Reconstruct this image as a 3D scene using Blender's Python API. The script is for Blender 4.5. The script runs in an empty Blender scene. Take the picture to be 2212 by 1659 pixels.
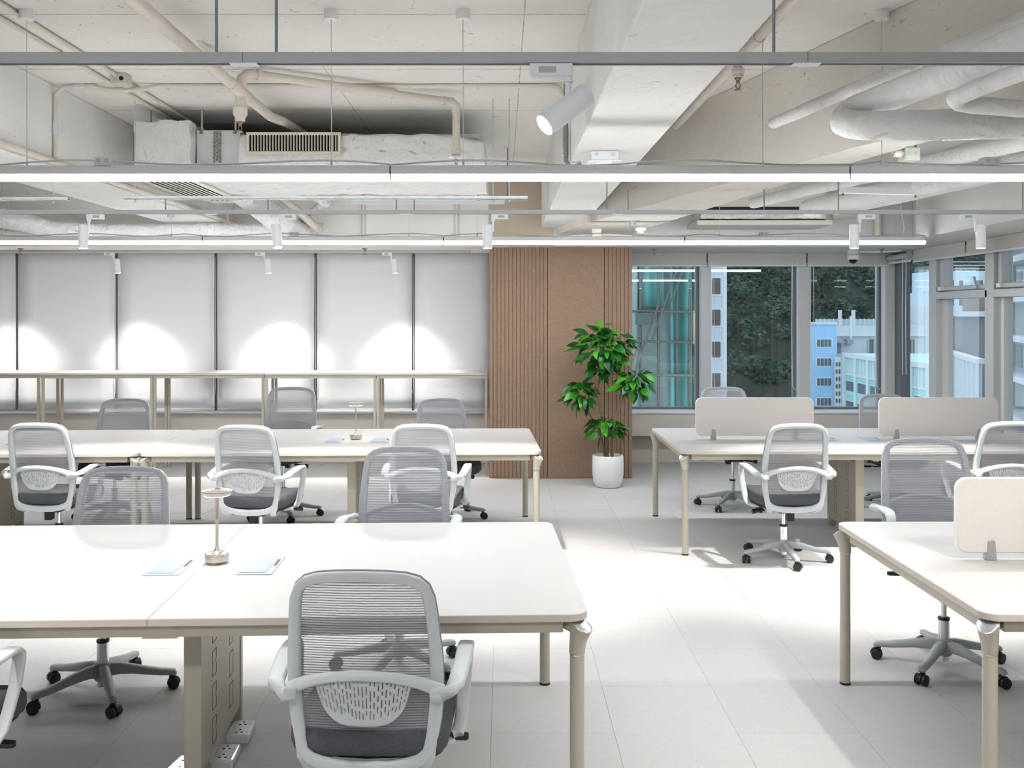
import bpy, math, random
from mathutils import Vector, Matrix, noise
random.seed(7)
R = math.radians
scn = bpy.context.scene
col = scn.collection

# ------------------------------------------------------------------ camera, sky, exposure
F = 2100.0; PX, PY, H = 1085.0, 680.0, 1.70           # focal length and principal point for a 2212x1659 frame, eye height
cam_d = bpy.data.cameras.new('camera'); cam = bpy.data.objects.new('camera', cam_d); col.objects.link(cam)
cam.location = (0, 0, H); cam.rotation_euler = (R(90), 0, 0)
cam_d.sensor_width = 36.0; cam_d.lens = 36.0 * F / 2212.0
cam_d.shift_x = (1106.0 - PX) / 2212.0; cam_d.shift_y = -(829.5 - PY) / 2212.0
cam_d.clip_end = 900
scn.camera = cam
world = bpy.data.worlds.new('overcast_sky'); scn.world = world; world.use_nodes = True
bgn = world.node_tree.nodes['Background']; bgn.inputs[0].default_value = (0.72, 0.83, 1.0, 1); bgn.inputs[1].default_value = 1.35
vs = scn.view_settings
vs.view_transform = 'Standard'; vs.look = 'None'; vs.gamma = 1.0; vs.use_curve_mapping = False; vs.exposure = 0.28
cy = scn.cycles
cy.max_bounces = 7; cy.diffuse_bounces = 4; cy.glossy_bounces = 3; cy.transmission_bounces = 4; cy.transparent_max_bounces = 12; cy.caustics_reflective = False; cy.caustics_refractive = False
LAMP_L = 56.0      # radiance of the linear diffusers
SPOT_W = 200.0      # downlights on the tracks

def at(px, py, Y):
    return Vector(((px - PX) * Y / F, Y, H - (py - PY) * Y / F))

# ------------------------------------------------------------------ materials
MATS = {}
def mat(name, color, rough=0.5, metal=0.0, spec=0.5, bump=None, var=None, fleck=None, emit=None, coat=0.0, stretch=None):
    """procedural principled: var=(scale, amount) tonal noise; fleck=(scale, thresh, dark colour); bump=(scale, strength)"""
    if name in MATS: return MATS[name]
    m = bpy.data.materials.new(name); m.use_nodes = True; nt = m.node_tree; N = nt.nodes; L = nt.links
    b = N['Principled BSDF']
    b.inputs['Base Color'].default_value = (*color, 1); b.inputs['Roughness'].default_value = rough
    b.inputs['Metallic'].default_value = metal; b.inputs['Specular IOR Level'].default_value = spec
    b.inputs['Coat Weight'].default_value = coat
    tc = N.new('ShaderNodeTexCoord'); mp = N.new('ShaderNodeMapping'); L.new(tc.outputs['Object'], mp.inputs[0])
    if stretch: mp.inputs['Scale'].default_value = stretch
    out = None
    if var:
        n = N.new('ShaderNodeTexNoise'); n.inputs['Scale'].default_value = var[0]; n.inputs['Detail'].default_value = 5
        L.new(mp.outputs[0], n.inputs['Vector'])
        r = N.new('ShaderNodeValToRGB'); a = var[1]
        r.color_ramp.elements[0].position = .3; r.color_ramp.elements[1].position = .7
        r.color_ramp.elements[0].color = (*[c * (1 - a) for c in color], 1)
        r.color_ramp.elements[1].color = (*[min(1, c * (1 + a)) for c in color], 1)
        L.new(n.outputs['Fac'], r.inputs[0]); out = r.outputs[0]
    if fleck:
        n = N.new('ShaderNodeTexNoise'); n.inputs['Scale'].default_value = fleck[0]; n.inputs['Detail'].default_value = 6
        n.inputs['Roughness'].default_value = .7; n.inputs['Distortion'].default_value = 1.2
        mp2 = N.new('ShaderNodeMapping'); mp2.inputs['Scale'].default_value = (1, 1.0, 2.2); mp2.inputs['Rotation'].default_value = (.3, .2, .5)
        L.new(tc.outputs['Object'], mp2.inputs[0]); L.new(mp2.outputs[0], n.inputs['Vector'])
        r = N.new('ShaderNodeValToRGB'); r.color_ramp.elements[0].position = fleck[1]; r.color_ramp.elements[1].position = fleck[1] + .05
        L.new(n.outputs['Fac'], r.inputs[0])
        big = N.new('ShaderNodeTexNoise'); big.inputs['Scale'].default_value = fleck[0] * .12; L.new(tc.outputs['Object'], big.inputs['Vector'])
        r2 = N.new('ShaderNodeValToRGB'); r2.color_ramp.elements[0].position = .45; r2.color_ramp.elements[1].position = .62
        L.new(big.outputs['Fac'], r2.inputs[0])
        mu = N.new('ShaderNodeMath'); mu.operation = 'MULTIPLY'; L.new(r.outputs[0], mu.inputs[0]); L.new(r2.outputs[0], mu.inputs[1])
        mix = N.new('ShaderNodeMix'); mix.data_type = 'RGBA'
        L.new(mu.outputs[0], mix.inputs[0])
        if out: L.new(out, mix.inputs[6])
        else: mix.inputs[6].default_value = (*color, 1)
        mix.inputs[7].default_value = (*fleck[2], 1); out = mix.outputs[2]
    if out: L.new(out, b.inputs['Base Color'])
    if bump:
        n = N.new('ShaderNodeTexNoise'); n.inputs['Scale'].default_value = bump[0]; n.inputs['Detail'].default_value = 6
        L.new(mp.outputs[0], n.inputs['Vector'])
        bn = N.new('ShaderNodeBump'); bn.inputs['Strength'].default_value = bump[1]; bn.inputs['Distance'].default_value = .02
        L.new(n.outputs['Fac'], bn.inputs['Height']); L.new(bn.outputs[0], b.inputs['Normal'])
    if emit:
        b.inputs['Emission Color'].default_value = (*emit[0], 1); b.inputs['Emission Strength'].default_value = emit[1]
    MATS[name] = m
    return m

PAINT = mat('ceiling_paint', (.75, .735, .705), .9, spec=.12, var=(1.6, .05), fleck=(15, .625, (.24, .20, .16)), bump=(14, .25))
BEAMP = mat('beam_paint', (.77, .76, .74), .9, spec=.12, var=(2.2, .05), fleck=(14, .62, (.28, .25, .21)), bump=(10, .5))
FACEP = mat('slanted_beam_paint', (.68, .65, .595), .9, spec=.12, var=(1.4, .06), fleck=(13, .615, (.25, .19, .13)), bump=(9, .4))
TANP = mat('tan_column_paint', (.47, .385, .30), .9, var=(3, .06))
GREYP = mat('grey_beam_paint', (.66, .65, .635), .9, spec=.12, var=(2, .05), fleck=(10, .63, (.25, .22, .18)), bump=(9, .3))
WALLP = mat('wall_paint_beige', (.60, .565, .51), .9, var=(3, .04), bump=(30, .15))
PIPEP = mat('pipe_paint', (.63, .575, .50), .6, var=(5, .06), fleck=(14, .63, (.35, .27, .2)))
PVC = mat('conduit_cream', (.66, .62, .53), .5, var=(4, .04))
INSUL = mat('insulation_wrap', (.78, .77, .755), .6, var=(5, .05), fleck=(6, .60, (.47, .40, .31)), bump=(13, 2.2))
DUCTW = mat('duct_wrap_smooth', (.77, .77, .765), .7, var=(3, .04), fleck=(9, .605, (.47, .34, .22)), bump=(13, 1.3))
FOIL = mat('foil', (.62, .62, .6), .45, .6, var=(12, .2), bump=(20, .8))
GALV = mat('galvanised', (.62, .66, .68), .35, .8, var=(20, .1))
GALVSHEET = mat('galvanised_sheet', (.62, .63, .62), .5, .3, var=(6, .1), fleck=(12, .57, (.4, .28, .16)))
ROD = mat('threaded_rod_steel', (.22, .27, .32), .45, .6)
GRILLE = mat('grille_cream', (.70, .66, .54), .5)
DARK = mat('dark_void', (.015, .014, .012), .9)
JBOX = mat('junction_box_grey', (.68, .70, .71), .45)
JGREEN = mat('junction_box_greenish', (.52, .54, .47), .5)
WHITEP = mat('white_plastic', (.80, .81, .82), .35)
LAMPW = mat('lamp_white_coat', (.78, .80, .82), .35)
TRACKM = mat('track_grey_coat', (.42, .425, .44), .35)
BLACKP = mat('black_plastic', (.014, .015, .017), .42)
CABLEG = mat('cable_grey', (.22, .22, .22), .6)
CHROME = mat('chrome', (.80, .80, .82), .16, 1.0)
SATIN = mat('satin_nickel', (.60, .545, .49), .28, 1.0)
CAST = mat('cast_silver', (.74, .74, .74), .26, .9)
DESK = mat('desk_laminate', (.56, .535, .515), .32, spec=.35, var=(40, .01))
EDGE = mat('desk_edge_band', (.60, .53, .47), .5)
CHAMP = mat('champagne_coat', (.50, .465, .375), .38, .15)
CHAMPD = mat('champagne_panel', (.47, .44, .35), .42, .1)
SLOT = mat('cut_line_dark', (.06, .055, .045), .8)
SCREEN = mat('desk_screen_fabric', (.70, .665, .635), .9, var=(220, .05), bump=(300, .15))
SCREENE = mat('screen_edge_white', (.85, .84, .83), .6)
CLAMPG = mat('clamp_grey', (.38, .40, .41), .4, .3)
CHFRAME = mat('chair_frame_plastic', (.545, .575, .585), .38)
CHBASE = mat('chair_base_plastic', (.40, .425, .435), .42)
FABRIC = mat('seat_fabric', (.082, .085, .096), .95, var=(160, .18), bump=(260, .3))
FABRIC_L = mat('seat_fabric_side', (.20, .205, .22), .95, var=(160, .15), bump=(260, .3))
POT = mat('pot_matt_white', (.80, .805, .81), .6, var=(6, .02))
SOIL = mat('pot_soil', (.16, .13, .11), .95, var=(30, .3), bump=(40, .6))
BARK = mat('bark', (.20, .145, .085), .85, var=(30, .25), bump=(40, .5))
WOOD = mat('brown_fibre_panel', (.295, .193, .130), .8, var=(130, .22), bump=(160, .2))
MULL = mat('window_frame_grey', (.58, .58, .575), .5, .2)
MULLD = mat('window_frame_dark', (.17, .18, .19), .5, .2)
MULLL = mat('window_reveal_light', (.72, .70, .67), .6)
SILLW = mat('sill_white', (.80, .82, .84), .5)
GROUT = mat('floor_joint', (.36, .34, .32), .95)

def blind_mat(name, colr, tr):
    m = bpy.data.materials.new(name); m.use_nodes = True; nt = m.node_tree; N = nt.nodes; L = nt.links
    for n in list(N): N.remove(n)
    o = N.new('ShaderNodeOutputMaterial'); d = N.new('ShaderNodeBsdfDiffuse'); t = N.new('ShaderNodeBsdfTranslucent'); x = N.new('ShaderNodeMixShader')
    tc = N.new('ShaderNodeTexCoord'); w = N.new('ShaderNodeTexWave'); w.wave_type = 'BANDS'; w.bands_direction = 'Z'
    w.inputs['Scale'].default_value = 120; L.new(tc.outputs['Object'], w.inputs['Vector'])
    r = N.new('ShaderNodeValToRGB'); r.color_ramp.elements[0].color = (*[c * .96 for c in colr], 1); r.color_ramp.elements[1].color = (*colr, 1)
    L.new(w.outputs['Fac'], r.inputs[0]); L.new(r.outputs[0], d.inputs[0]); t.inputs[0].default_value = (.8, .87, .95, 1)
    x.inputs[0].default_value = tr; L.new(d.outputs[0], x.inputs[1]); L.new(t.outputs[0], x.inputs[2]); L.new(x.outputs[0], o.inputs[0])
    MATS[name] = m; return m
BLIND = blind_mat('roller_blind_fabric', (.87, .877, .885), .20)
BLINDR = blind_mat('rolled_blind_fabric', (.62, .60, .56), .05)

def glass_mat():
    m = bpy.data.materials.new('window_glass'); m.use_nodes = True; nt = m.node_tree; N = nt.nodes; L = nt.links
    for n in list(N): N.remove(n)
    o = N.new('ShaderNodeOutputMaterial'); t = N.new('ShaderNodeBsdfTransparent'); g = N.new('ShaderNodeBsdfGlossy'); x = N.new('ShaderNodeMixShader')
    t.inputs[0].default_value = (.93, .965, .96, 1); g.inputs['Roughness'].default_value = 0.0; g.inputs[0].default_value = (.95, 1, .98, 1)
    fr = N.new('ShaderNodeFresnel'); fr.inputs[0].default_value = 1.8
    ge = N.new('ShaderNodeNewGeometry'); iv = N.new('ShaderNodeMath'); iv.operation = 'SUBTRACT'; iv.inputs[0].default_value = 1.0; L.new(ge.outputs['Backfacing'], iv.inputs[1])
    fm_ = N.new('ShaderNodeMath'); fm_.operation = 'MULTIPLY'; L.new(fr.outputs[0], fm_.inputs[0]); L.new(iv.outputs[0], fm_.inputs[1])
    L.new(fm_.outputs[0], x.inputs[0]); L.new(t.outputs[0], x.inputs[1]); L.new(g.outputs[0], x.inputs[2]); L.new(x.outputs[0], o.inputs[0])
    MATS['window_glass'] = m; return m
GLASS = glass_mat()

def mesh_mat(name, base, opacity):
    """knitted chair mesh: dense horizontal threads, open gaps between them"""
    m = bpy.data.materials.new(name); m.use_nodes = True; nt = m.node_tree; N = nt.nodes; L = nt.links
    b = N['Principled BSDF']; b.inputs['Roughness'].default_value = .8; o = N['Material Output']
    tc = N.new('ShaderNodeTexCoord'); sx = N.new('ShaderNodeSeparateXYZ'); L.new(tc.outputs['Object'], sx.inputs[0])
    nz = N.new('ShaderNodeTexNoise'); nz.inputs['Scale'].default_value = 6; L.new(tc.outputs['Object'], nz.inputs['Vector'])
    ad = N.new('ShaderNodeMath'); ad.operation = 'MULTIPLY_ADD'; ad.inputs[1].default_value = .004; L.new(nz.outputs['Fac'], ad.inputs[0]); L.new(sx.outputs['Z'], ad.inputs[2])
    mu = N.new('ShaderNodeMath'); mu.operation = 'MULTIPLY'; mu.inputs[1].default_value = 2 * math.pi / .0078; L.new(ad.outputs[0], mu.inputs[0])
    sn = N.new('ShaderNodeMath'); sn.operation = 'SINE'; L.new(mu.outputs[0], sn.inputs[0])
    r = N.new('ShaderNodeValToRGB'); e = r.color_ramp.elements
    e[0].position = .0; e[0].color = (opacity[0],) * 3 + (1,); e[1].position = 1; e[1].color = (opacity[1],) * 3 + (1,)
    k = e.new(.70); k.color = (opacity[0],) * 3 + (1,); k = e.new(.84); k.color = (opacity[1],) * 3 + (1,)
    mr = N.new('ShaderNodeMapRange'); mr.inputs[1].default_value = -1; mr.inputs[2].default_value = 1; L.new(sn.outputs[0], mr.inputs[0]); L.new(mr.outputs[0], r.inputs[0])
    rc = N.new('ShaderNodeValToRGB'); ec = rc.color_ramp.elements
    ec[0].position = .68; ec[0].color = (*base, 1); ec[1].position = .84; ec[1].color = (*[c * .24 for c in base], 1)
    L.new(mr.outputs[0], rc.inputs[0]); L.new(rc.outputs[0], b.inputs['Base Color'])
    t = N.new('ShaderNodeBsdfTransparent'); x = N.new('ShaderNodeMixShader')
    L.new(r.outputs[0], x.inputs[0]); L.new(t.outputs[0], x.inputs[1]); L.new(b.outputs[0], x.inputs[2]); L.new(x.outputs[0], o.inputs[0])
    MATS[name] = m; return m
MESHF = mesh_mat('chair_mesh_knit', (.53, .54, .58), (.49, .94))

def emis(name, colr, s):
    m = bpy.data.materials.new(name); m.use_nodes = True; N = m.node_tree.nodes; L = m.node_tree.links
    for n in list(N): N.remove(n)
    o = N.new('ShaderNodeOutputMaterial'); e = N.new('ShaderNodeEmission'); e.inputs[0].default_value = (*colr, 1); e.inputs[1].default_value = s
    L.new(e.outputs[0], o.inputs[0]); MATS[name] = m; return m
DIFF = emis('lit_diffuser', (.93, .97, 1.0), LAMP_L)
DIFFS = emis('lit_diffuser_flank', (.93, .97, 1.0), LAMP_L * .5)
LENS = emis('lit_spot_lens', (1.0, .97, .93), 30.0)
RING = emis('lit_lamp_ring', (1.0, .93, .84), 14.0)
WARM = emis('warm_light_strip', (1.0, .62, .34), 3.0)

def floor_mat():
    m = bpy.data.materials.new('woven_floor_tile'); m.use_nodes = True; nt = m.node_tree; N = nt.nodes; L = nt.links; b = N['Principled BSDF']
    b.inputs['Roughness'].default_value = .62; b.inputs['Specular IOR Level'].default_value = .35
    tc = N.new('ShaderNodeTexCoord'); a = N.new('ShaderNodeMapping'); a.inputs['Scale'].default_value = (420, 26, 1); c = N.new('ShaderNodeMapping'); c.inputs['Scale'].default_value = (26, 380, 1)
    n1 = N.new('ShaderNodeTexNoise'); n2 = N.new('ShaderNodeTexNoise')
    for mp, n in ((a, n1), (c, n2)):
        L.new(tc.outputs['Object'], mp.inputs[0]); L.new(mp.outputs[0], n.inputs['Vector']); n.inputs['Scale'].default_value = 1; n.inputs['Detail'].default_value = 3
    ad = N.new('ShaderNodeMath'); L.new(n1.outputs['Fac'], ad.inputs[0]); L.new(n2.outputs['Fac'], ad.inputs[1])
    r = N.new('ShaderNodeValToRGB'); r.color_ramp.elements[0].position = .7; r.color_ramp.elements[0].color = (.475, .458, .445, 1); r.color_ramp.elements[1].position = 1.25; r.color_ramp.elements[1].color = (.55, .536, .525, 1)
    mr = N.new('ShaderNodeMath'); mr.operation = 'MULTIPLY'; mr.inputs[1].default_value = 1.0; L.new(ad.outputs[0], mr.inputs[0]); L.new(mr.outputs[0], r.inputs[0])
    oi = N.new('ShaderNodeObjectInfo'); mm = N.new('ShaderNodeMapRange'); mm.inputs[3].default_value = .988; mm.inputs[4].default_value = 1.012; L.new(oi.outputs['Random'], mm.inputs[0])
    mx = N.new('ShaderNodeVectorMath'); mx.operation = 'SCALE'; L.new(r.outputs[0], mx.inputs[0]); L.new(mm.outputs[0], mx.inputs['Scale']); L.new(mx.outputs[0], b.inputs['Base Color'])
    bn = N.new('ShaderNodeBump'); bn.inputs['Strength'].default_value = .15; bn.inputs['Distance'].default_value = .002; L.new(ad.outputs[0], bn.inputs['Height']); L.new(bn.outputs[0], b.inputs['Normal'])
    MATS['floor'] = m; return m
FLOORM = floor_mat()

def leaf_mat():
    m = bpy.data.materials.new('glossy_leaf'); m.use_nodes = True; nt = m.node_tree; N = nt.nodes; L = nt.links; b = N['Principled BSDF']
    b.inputs['Roughness'].default_value = .33
    oi = N.new('ShaderNodeObjectInfo'); r = N.new('ShaderNodeValToRGB'); e = r.color_ramp.elements
    e[0].position = 0; e[0].color = (.008, .075, .010, 1); e[1].position = 1; e[1].color = (.07, .38, .010, 1); k = e.new(.65); k.color = (.016, .15, .012, 1)
    L.new(oi.outputs['Random'], r.inputs[0]); L.new(r.outputs[0], b.inputs['Base Color']); MATS['leaf'] = m; return m
LEAFM = leaf_mat()

# ------------------------------------------------------------------ mesh builder
class MB:
    def __init__(s): s.v = []; s.f = []
    def add(s, v, f):
        o = len(s.v); s.v += [tuple(p) for p in v]; s.f += [tuple(i + o for i in q) for q in f]; return s
    def box(s, x0, x1, y0, y1, z0, z1):
        return s.add([(x0, y0, z0), (x1, y0, z0), (x1, y1, z0), (x0, y1, z0), (x0, y0, z1), (x1, y0, z1), (x1, y1, z1), (x0, y1, z1)],
                     [(3, 2, 1, 0), (4, 5, 6, 7), (0, 1, 5, 4), (1, 2, 6, 5), (2, 3, 7, 6), (3, 0, 4, 7)])
    def obox(s, c, size, M=None):
        h = [d / 2 for d in size]; t = MB().box(-h[0], h[0], -h[1], h[1], -h[2], h[2]); M = M or Matrix()
        return s.add([M.to_3x3() @ Vector(p) + Vector(c) for p in t.v], t.f)
    def bar(s, p0, p1, w, h, up=(0, 0, 1)):
        """rectangular bar from p0 to p1, w across, h along up"""
        p0, p1 = Vector(p0), Vector(p1); t = (p1 - p0).normalized(); u = Vector(up)
        if abs(t.dot(u)) > .99: u = Vector((0, 1, 0))
        sd = t.cross(u).normalized(); u = sd.cross(t)
        v = [p + sd * a * w / 2 + u * b * h / 2 for p in (p0, p1) for a, b in ((-1, -1), (1, -1), (1, 1), (-1, 1))]
        return s.add(v, [(0, 1, 2, 3), (7, 6, 5, 4), (4, 5, 1, 0), (5, 6, 2, 1), (6, 7, 3, 2), (7, 4, 0, 3)])
    def sweep(s, path, rings, closed=False, caps=True):
        """loft over explicit rings"""
        n = len(rings[0]); o = len(s.v)
        for r in rings: s.v += [tuple(p) for p in r]
        m = len(rings); rng = m if closed else m - 1
        for i in range(rng):
            a = o + i * n; b = o + ((i + 1) % m) * n
            for j in range(n):
                k = (j + 1) % n; s.f.append((a + j, a + k, b + k, b + j))
        if caps and not closed:
            s.f.append(tuple(o + j for j in range(n))[::-1]); s.f.append(tuple(o + (m - 1) * n + j for j in range(n)))
        return s
    def tube(s, path, r, seg=10, closed=False, caps=True, flat=None):
        P = [Vector(p) for p in path]; n = len(P); rr = r if isinstance(r, (list, tuple)) else [r] * n
        T = []
        for i in range(n):
            if closed: t = P[(i + 1) % n] - P[i - 1]
            else: t = P[min(i + 1, n - 1)] - P[max(i - 1, 0)]
            T.append(t.normalized())
        u = Vector((0, 0, 1)) if abs(T[0].z) < .9 else Vector((1, 0, 0)); u = (u - T[0] * u.dot(T[0])).normalized(); rings = []
        for i in range(n):
            u = (u - T[i] * u.dot(T[i])).normalized(); w = T[i].cross(u)
            rings.append([P[i] + (u * math.cos(2 * math.pi * k / seg) + w * math.sin(2 * math.pi * k / seg)) * rr[i] for k in range(seg)])
        return s.sweep(None, rings, closed, caps)
    def ribbon(s, path, wid, thk, sidevec, closed=False, rnd=6):
        """flat rounded section swept along path; sidevec(i) gives the width direction"""
        P = [Vector(p) for p in path]; n = len(P); rings = []
        for i in range(n):
            t = (P[(i + 1) % n] - P[i - 1]) if closed else (P[min(i + 1, n - 1)] - P[max(i - 1, 0)]); t.normalize()
            sv = sidevec(i); sv = Vector(sv); sv = (sv - t * sv.dot(t)).normalized(); nv = t.cross(sv)
            w = wid[i] if isinstance(wid, list) else wid; h = thk[i] if isinstance(thk, list) else thk
            ring = []
            for k in range(12):
                a = 2 * math.pi * k / 12; ca, sa = math.cos(a), math.sin(a)
                e = .55
                ring.append(P[i] + sv * (w / 2) * math.copysign(abs(ca) ** e, ca) + nv * (h / 2) * math.copysign(abs(sa) ** e, sa))
            rings.append(ring)
        return s.sweep(None, rings, closed)
    def lathe(s, prof, seg=24, c=(0, 0, 0)):
        rings = [[(c[0] + r * math.cos(2 * math.pi * k / seg), c[1] + r * math.sin(2 * math.pi * k / seg), c[2] + z) for k in range(seg)] for r, z in prof]
        return s.sweep(None, rings)
    def prism(s, poly, z0, z1):
        n = len(poly); o = len(s.v); s.v += [(x, y, z0) for x, y in poly] + [(x, y, z1) for x, y in poly]
        s.f.append(tuple(range(o + n - 1, o - 1, -1))); s.f.append(tuple(range(o + n, o + 2 * n)))
        for i in range(n): j = (i + 1) % n; s.f.append((o + i, o + j, o + n + j, o + n + i))
        return s
    def grid(s, fn, nu, nv):
        o = len(s.v)
        for j in range(nv + 1):
            for i in range(nu + 1): s.v.append(tuple(fn(i / nu, j / nv)))
        for j in range(nv):
            for i in range(nu): a = o + j * (nu + 1) + i; s.f.append((a, a + 1, a + nu + 2, a + nu + 1))
        return s
    def mesh(s, name, m=None, smooth=None):
        me = bpy.data.meshes.new(name); me.from_pydata(s.v, [], s.f); me.validate()
        if m: me.materials.append(m)
        if smooth is not None:
            me.polygons.foreach_set('use_smooth', [True] * len(me.polygons)); me.set_sharp_from_angle(angle=R(smooth))
        me.update(); return me

def place(name, me, parent=None, loc=(0, 0, 0), rot=(0, 0, 0), bevel=None, solid=None):
    o = bpy.data.objects.new(name, me); col.objects.link(o); o.location = loc; o.rotation_euler = rot
    if parent: o.parent = parent
    if solid: md = o.modifiers.new('thickness', 'SOLIDIFY'); md.thickness = solid; md.offset = 0
    if bevel: md = o.modifiers.new('edges', 'BEVEL'); md.width = bevel; md.segments = 2; md.limit_method = 'ANGLE'; md.angle_limit = R(40); md.harden_normals = False
    return o
def part(name, mb, m, parent=None, smooth=None, bevel=None, loc=(0, 0, 0), rot=(0, 0, 0), solid=None):
    return place(name, mb.mesh(name, m, smooth), parent, loc, rot, bevel, solid)
def tag(o, label=None, cat=None, group=None, kind=None):
    if label: o['label'] = label
    if cat: o['category'] = cat
    if group: o['group'] = group
    if kind: o['kind'] = kind
    return o
def thing(name, label, cat, loc=(0, 0, 0), rz=0.0, group=None):
    o = bpy.data.objects.new(name, None); col.objects.link(o); o.location = loc; o.rotation_euler = (0, 0, rz); o.empty_display_size = .1
    return tag(o, label, cat, group)
def struct(o, label): return tag(o, label, None, None, 'structure')
def rrect(w, d, r, n=6, cx=0, cy=0):
    P = []
    for sx, sy, a0 in ((1, 1, 0), (-1, 1, 90), (-1, -1, 180), (1, -1, 270)):
        for k in range(n + 1):
            a = R(a0 + 90 * k / n); P.append((cx + sx * (w / 2 - r) + r * math.cos(a), cy + sy * (d / 2 - r) + r * math.sin(a)))
    return P

# ------------------------------------------------------------------ room shell
CZ = 3.11
fl = struct(part('floor', MB().box(-7, 9.5, -4, 11.4, -.12, -.004), FLOORM), 'pale woven tile floor of the office')
plank = MB().box(-.2494, .2494, -.4994, .4994, -.0035, 0).mesh('floor_tile', FLOORM)
for i in range(-12, 10):
    cx = 1.705 + .5 * i - .5
    for j in range(9):
        cy = 2.45 + 1.0 * j + (.5 if i % 2 else 0)
        if cy - .5 > 11.15 or cx < -.54 * (cy + .5) - .3 or cx > .55 * (cy + .5) + .3 or cx - .25 > 4.4: continue
        place('floor_tile', plank, fl, (cx, cy, 0))
struct(part('ceiling', MB().box(-7, 9.5, -4, 11.4, CZ, CZ + .2), PAINT), 'off-white painted concrete ceiling slab with scuffs')
cl_ = bpy.data.objects['ceiling']
SEAM = mat('formwork_seam', (.52, .48, .42), .95, spec=.05, var=(25, .4))
for bx in ((.10, .106, 2.2, 9.9), (-1.02, -1.015, 5.2, 9.9), (.85, .855, 2, 9)): part('formwork_seam', MB().box(*bx, CZ - .0012, CZ - .0001), SEAM, cl_)
for bx in ((-2.74, .39, 4.56, 4.565), (-2.74, .39, 6.7, 6.704), (-2.74, .39, 5.58, 5.584), (.81, 1.6, 5.58, 5.584)): part('formwork_seam', MB().box(*bx, CZ - .0012, CZ - .0001), SEAM, cl_)
struct(part('ceiling_beam', MB().box(-3.30, -2.75, -4, 9.95, 2.60, CZ), BEAMP, bevel=.006), 'white concrete beam running back over the left bay')
struct(part('ceiling_beam', MB().box(.40, .80, -4, 9.95, 2.59, CZ), BEAMP, bevel=.008), 'broad white concrete beam running back to the brown column')
struct(part('ceiling_beam', MB().box(-7, .52, 9.95, 11.4, 2.40, CZ), PAINT, bevel=.006), 'white concrete beam across the top of the drawn blinds')
struct(part('ceiling_beam', MB().box(.52, 4.6, 9.95, 11.4, 2.40, CZ).prism([(3.79, 8.9), (4.6, 8.9), (4.6, 9.9499), (4.2, 9.9499)], 2.40, CZ), GREYP, bevel=.006), 'grey-white beam across the top of the clear windows')
struct(part('ceiling_beam', MB().box(3.79, 4.6, 2, 8.8999, 2.40, CZ), GREYP, bevel=.006), 'grey-white beam above the side windows')
struct(part('ceiling_beam', MB().prism([(2.57, 1.5), (2.95, 1.5), (2.05, 4.45), (1.90, 5.2), (1.59, 7.6), (1.29, 9.95), (.55, 9.95), (.80, 8.5)], 2.52, CZ), FACEP, bevel=.006), 'slanting beige concrete beam beside the insulated pipes')
struct(part('wall_left', MB().box(-7.15, -7, -4, 11.4, 0, CZ), WALLP), 'left wall')
wf = struct(part('wall_front', MB().box(-7, 9.5, -4.15, -4, 0, CZ), mat('dark_timber_wall', (.10, .075, .05), .6, var=(8, .2))), 'brown timber wall at the near end of the office')
for k in range(14):
    x = -6.4 + k * 1.18
    part('timber_post', MB().box(x, x + .12, -4, -3.93, 0, 2.6), mat('timber_post', (.30, .19, .10), .6, var=(10, .2)), wf)
part('timber_rail', MB().box(-7, 9.5, -4, -3.92, 1.9, 2.05), MATS['timber_post'], wf)
for x in (5.2, 6.4, 7.6): part('light_slot', MB().box(x, x + .1, -4, -3.985, .9, 1.8), WARM, wf)
struct(part('wall_right', MB().box(4.45, 4.62, 2, 11.4, 0, .60).box(4.62, 9.5, 2, 2.15, 0, CZ).box(9.35, 9.5, -4, 2, 0, CZ), WALLP), 'beige wall under the side windows')
struct(part('wall_back', MB().box(-7, 4.6, 11.2, 11.4, 0, .585).box(1.36, 4.45, 10.98, 11.2, .33, .585).box(-7, -.14, 11.06, 11.2, .30, .585), WALLP, bevel=.004), 'beige wall with a boxed ledge under the far windows')
struct(part('baseboard_back', MB().box(-7, -.14, 11.17, 11.2, 0, .10).box(1.36, 4.45, 11.185, 11.2, 0, .07), WALLP), 'beige skirting along the far wall')
struct(part('trim_1', MB().box(-7, -.14, 10.98, 11.26, .585, .607), SILLW, bevel=.003), 'white sill under the drawn blinds')
struct(part('trim_2', MB().box(1.36, 4.45, 10.96, 11.26, .585, .610), SILLW, bevel=.003), 'white sill under the far clear windows')
struct(part('trim_3', MB().box(4.40, 4.62, 2, 10.96, .60, .625), SILLW, bevel=.003), 'white sill under the side windows')
# clad column
cc = thing('clad_column', 'brown fibreboard clad column with fine vertical grooves behind the plant', None, (0, 0, 0)); cc['kind'] = 'structure'
part('core', MB().box(-.10, 1.33, 10.16, 11.2, 0, 2.40), WOOD, cc)
def fluted(x0, x1, pitch):
    g = .0026; n = round((x1 - x0) / pitch); pitch = (x1 - x0) / n; poly = [(x0, 10.17)]
    for k in range(n):
        a = x0 + k * pitch; b = a + pitch
        poly += [(a + g, 10.113), (a + g + .002, 10.105), (b - g - .002, 10.105), (b - g, 10.113)]
    poly += [(x1, 10.17)]
    return MB().prism(poly[::-1], 0.004, 2.398)
part('fluted_panel', fluted(-.135, .470, .0395), WOOD, cc)
part('plain_panel', MB().box(.473, 1.058, 10.105, 10.17, .004, 2.398), WOOD, cc)
part('fluted_panel', fluted(1.061, 1.353, .0395), WOOD, cc)
part('side_panel', MB().box(1.334, 1.353, 10.171, 11.2, .004, 2.398).box(-.135, -.116, 10.171, 11.0, .004, 2.398), WOOD, cc)
struct(part('wall_column_head', MB().box(-.14, .515, 9.93, 9.9499, 2.402, CZ - .002), TANP), 'tan painted head of the column above the brown cladding')

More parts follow.
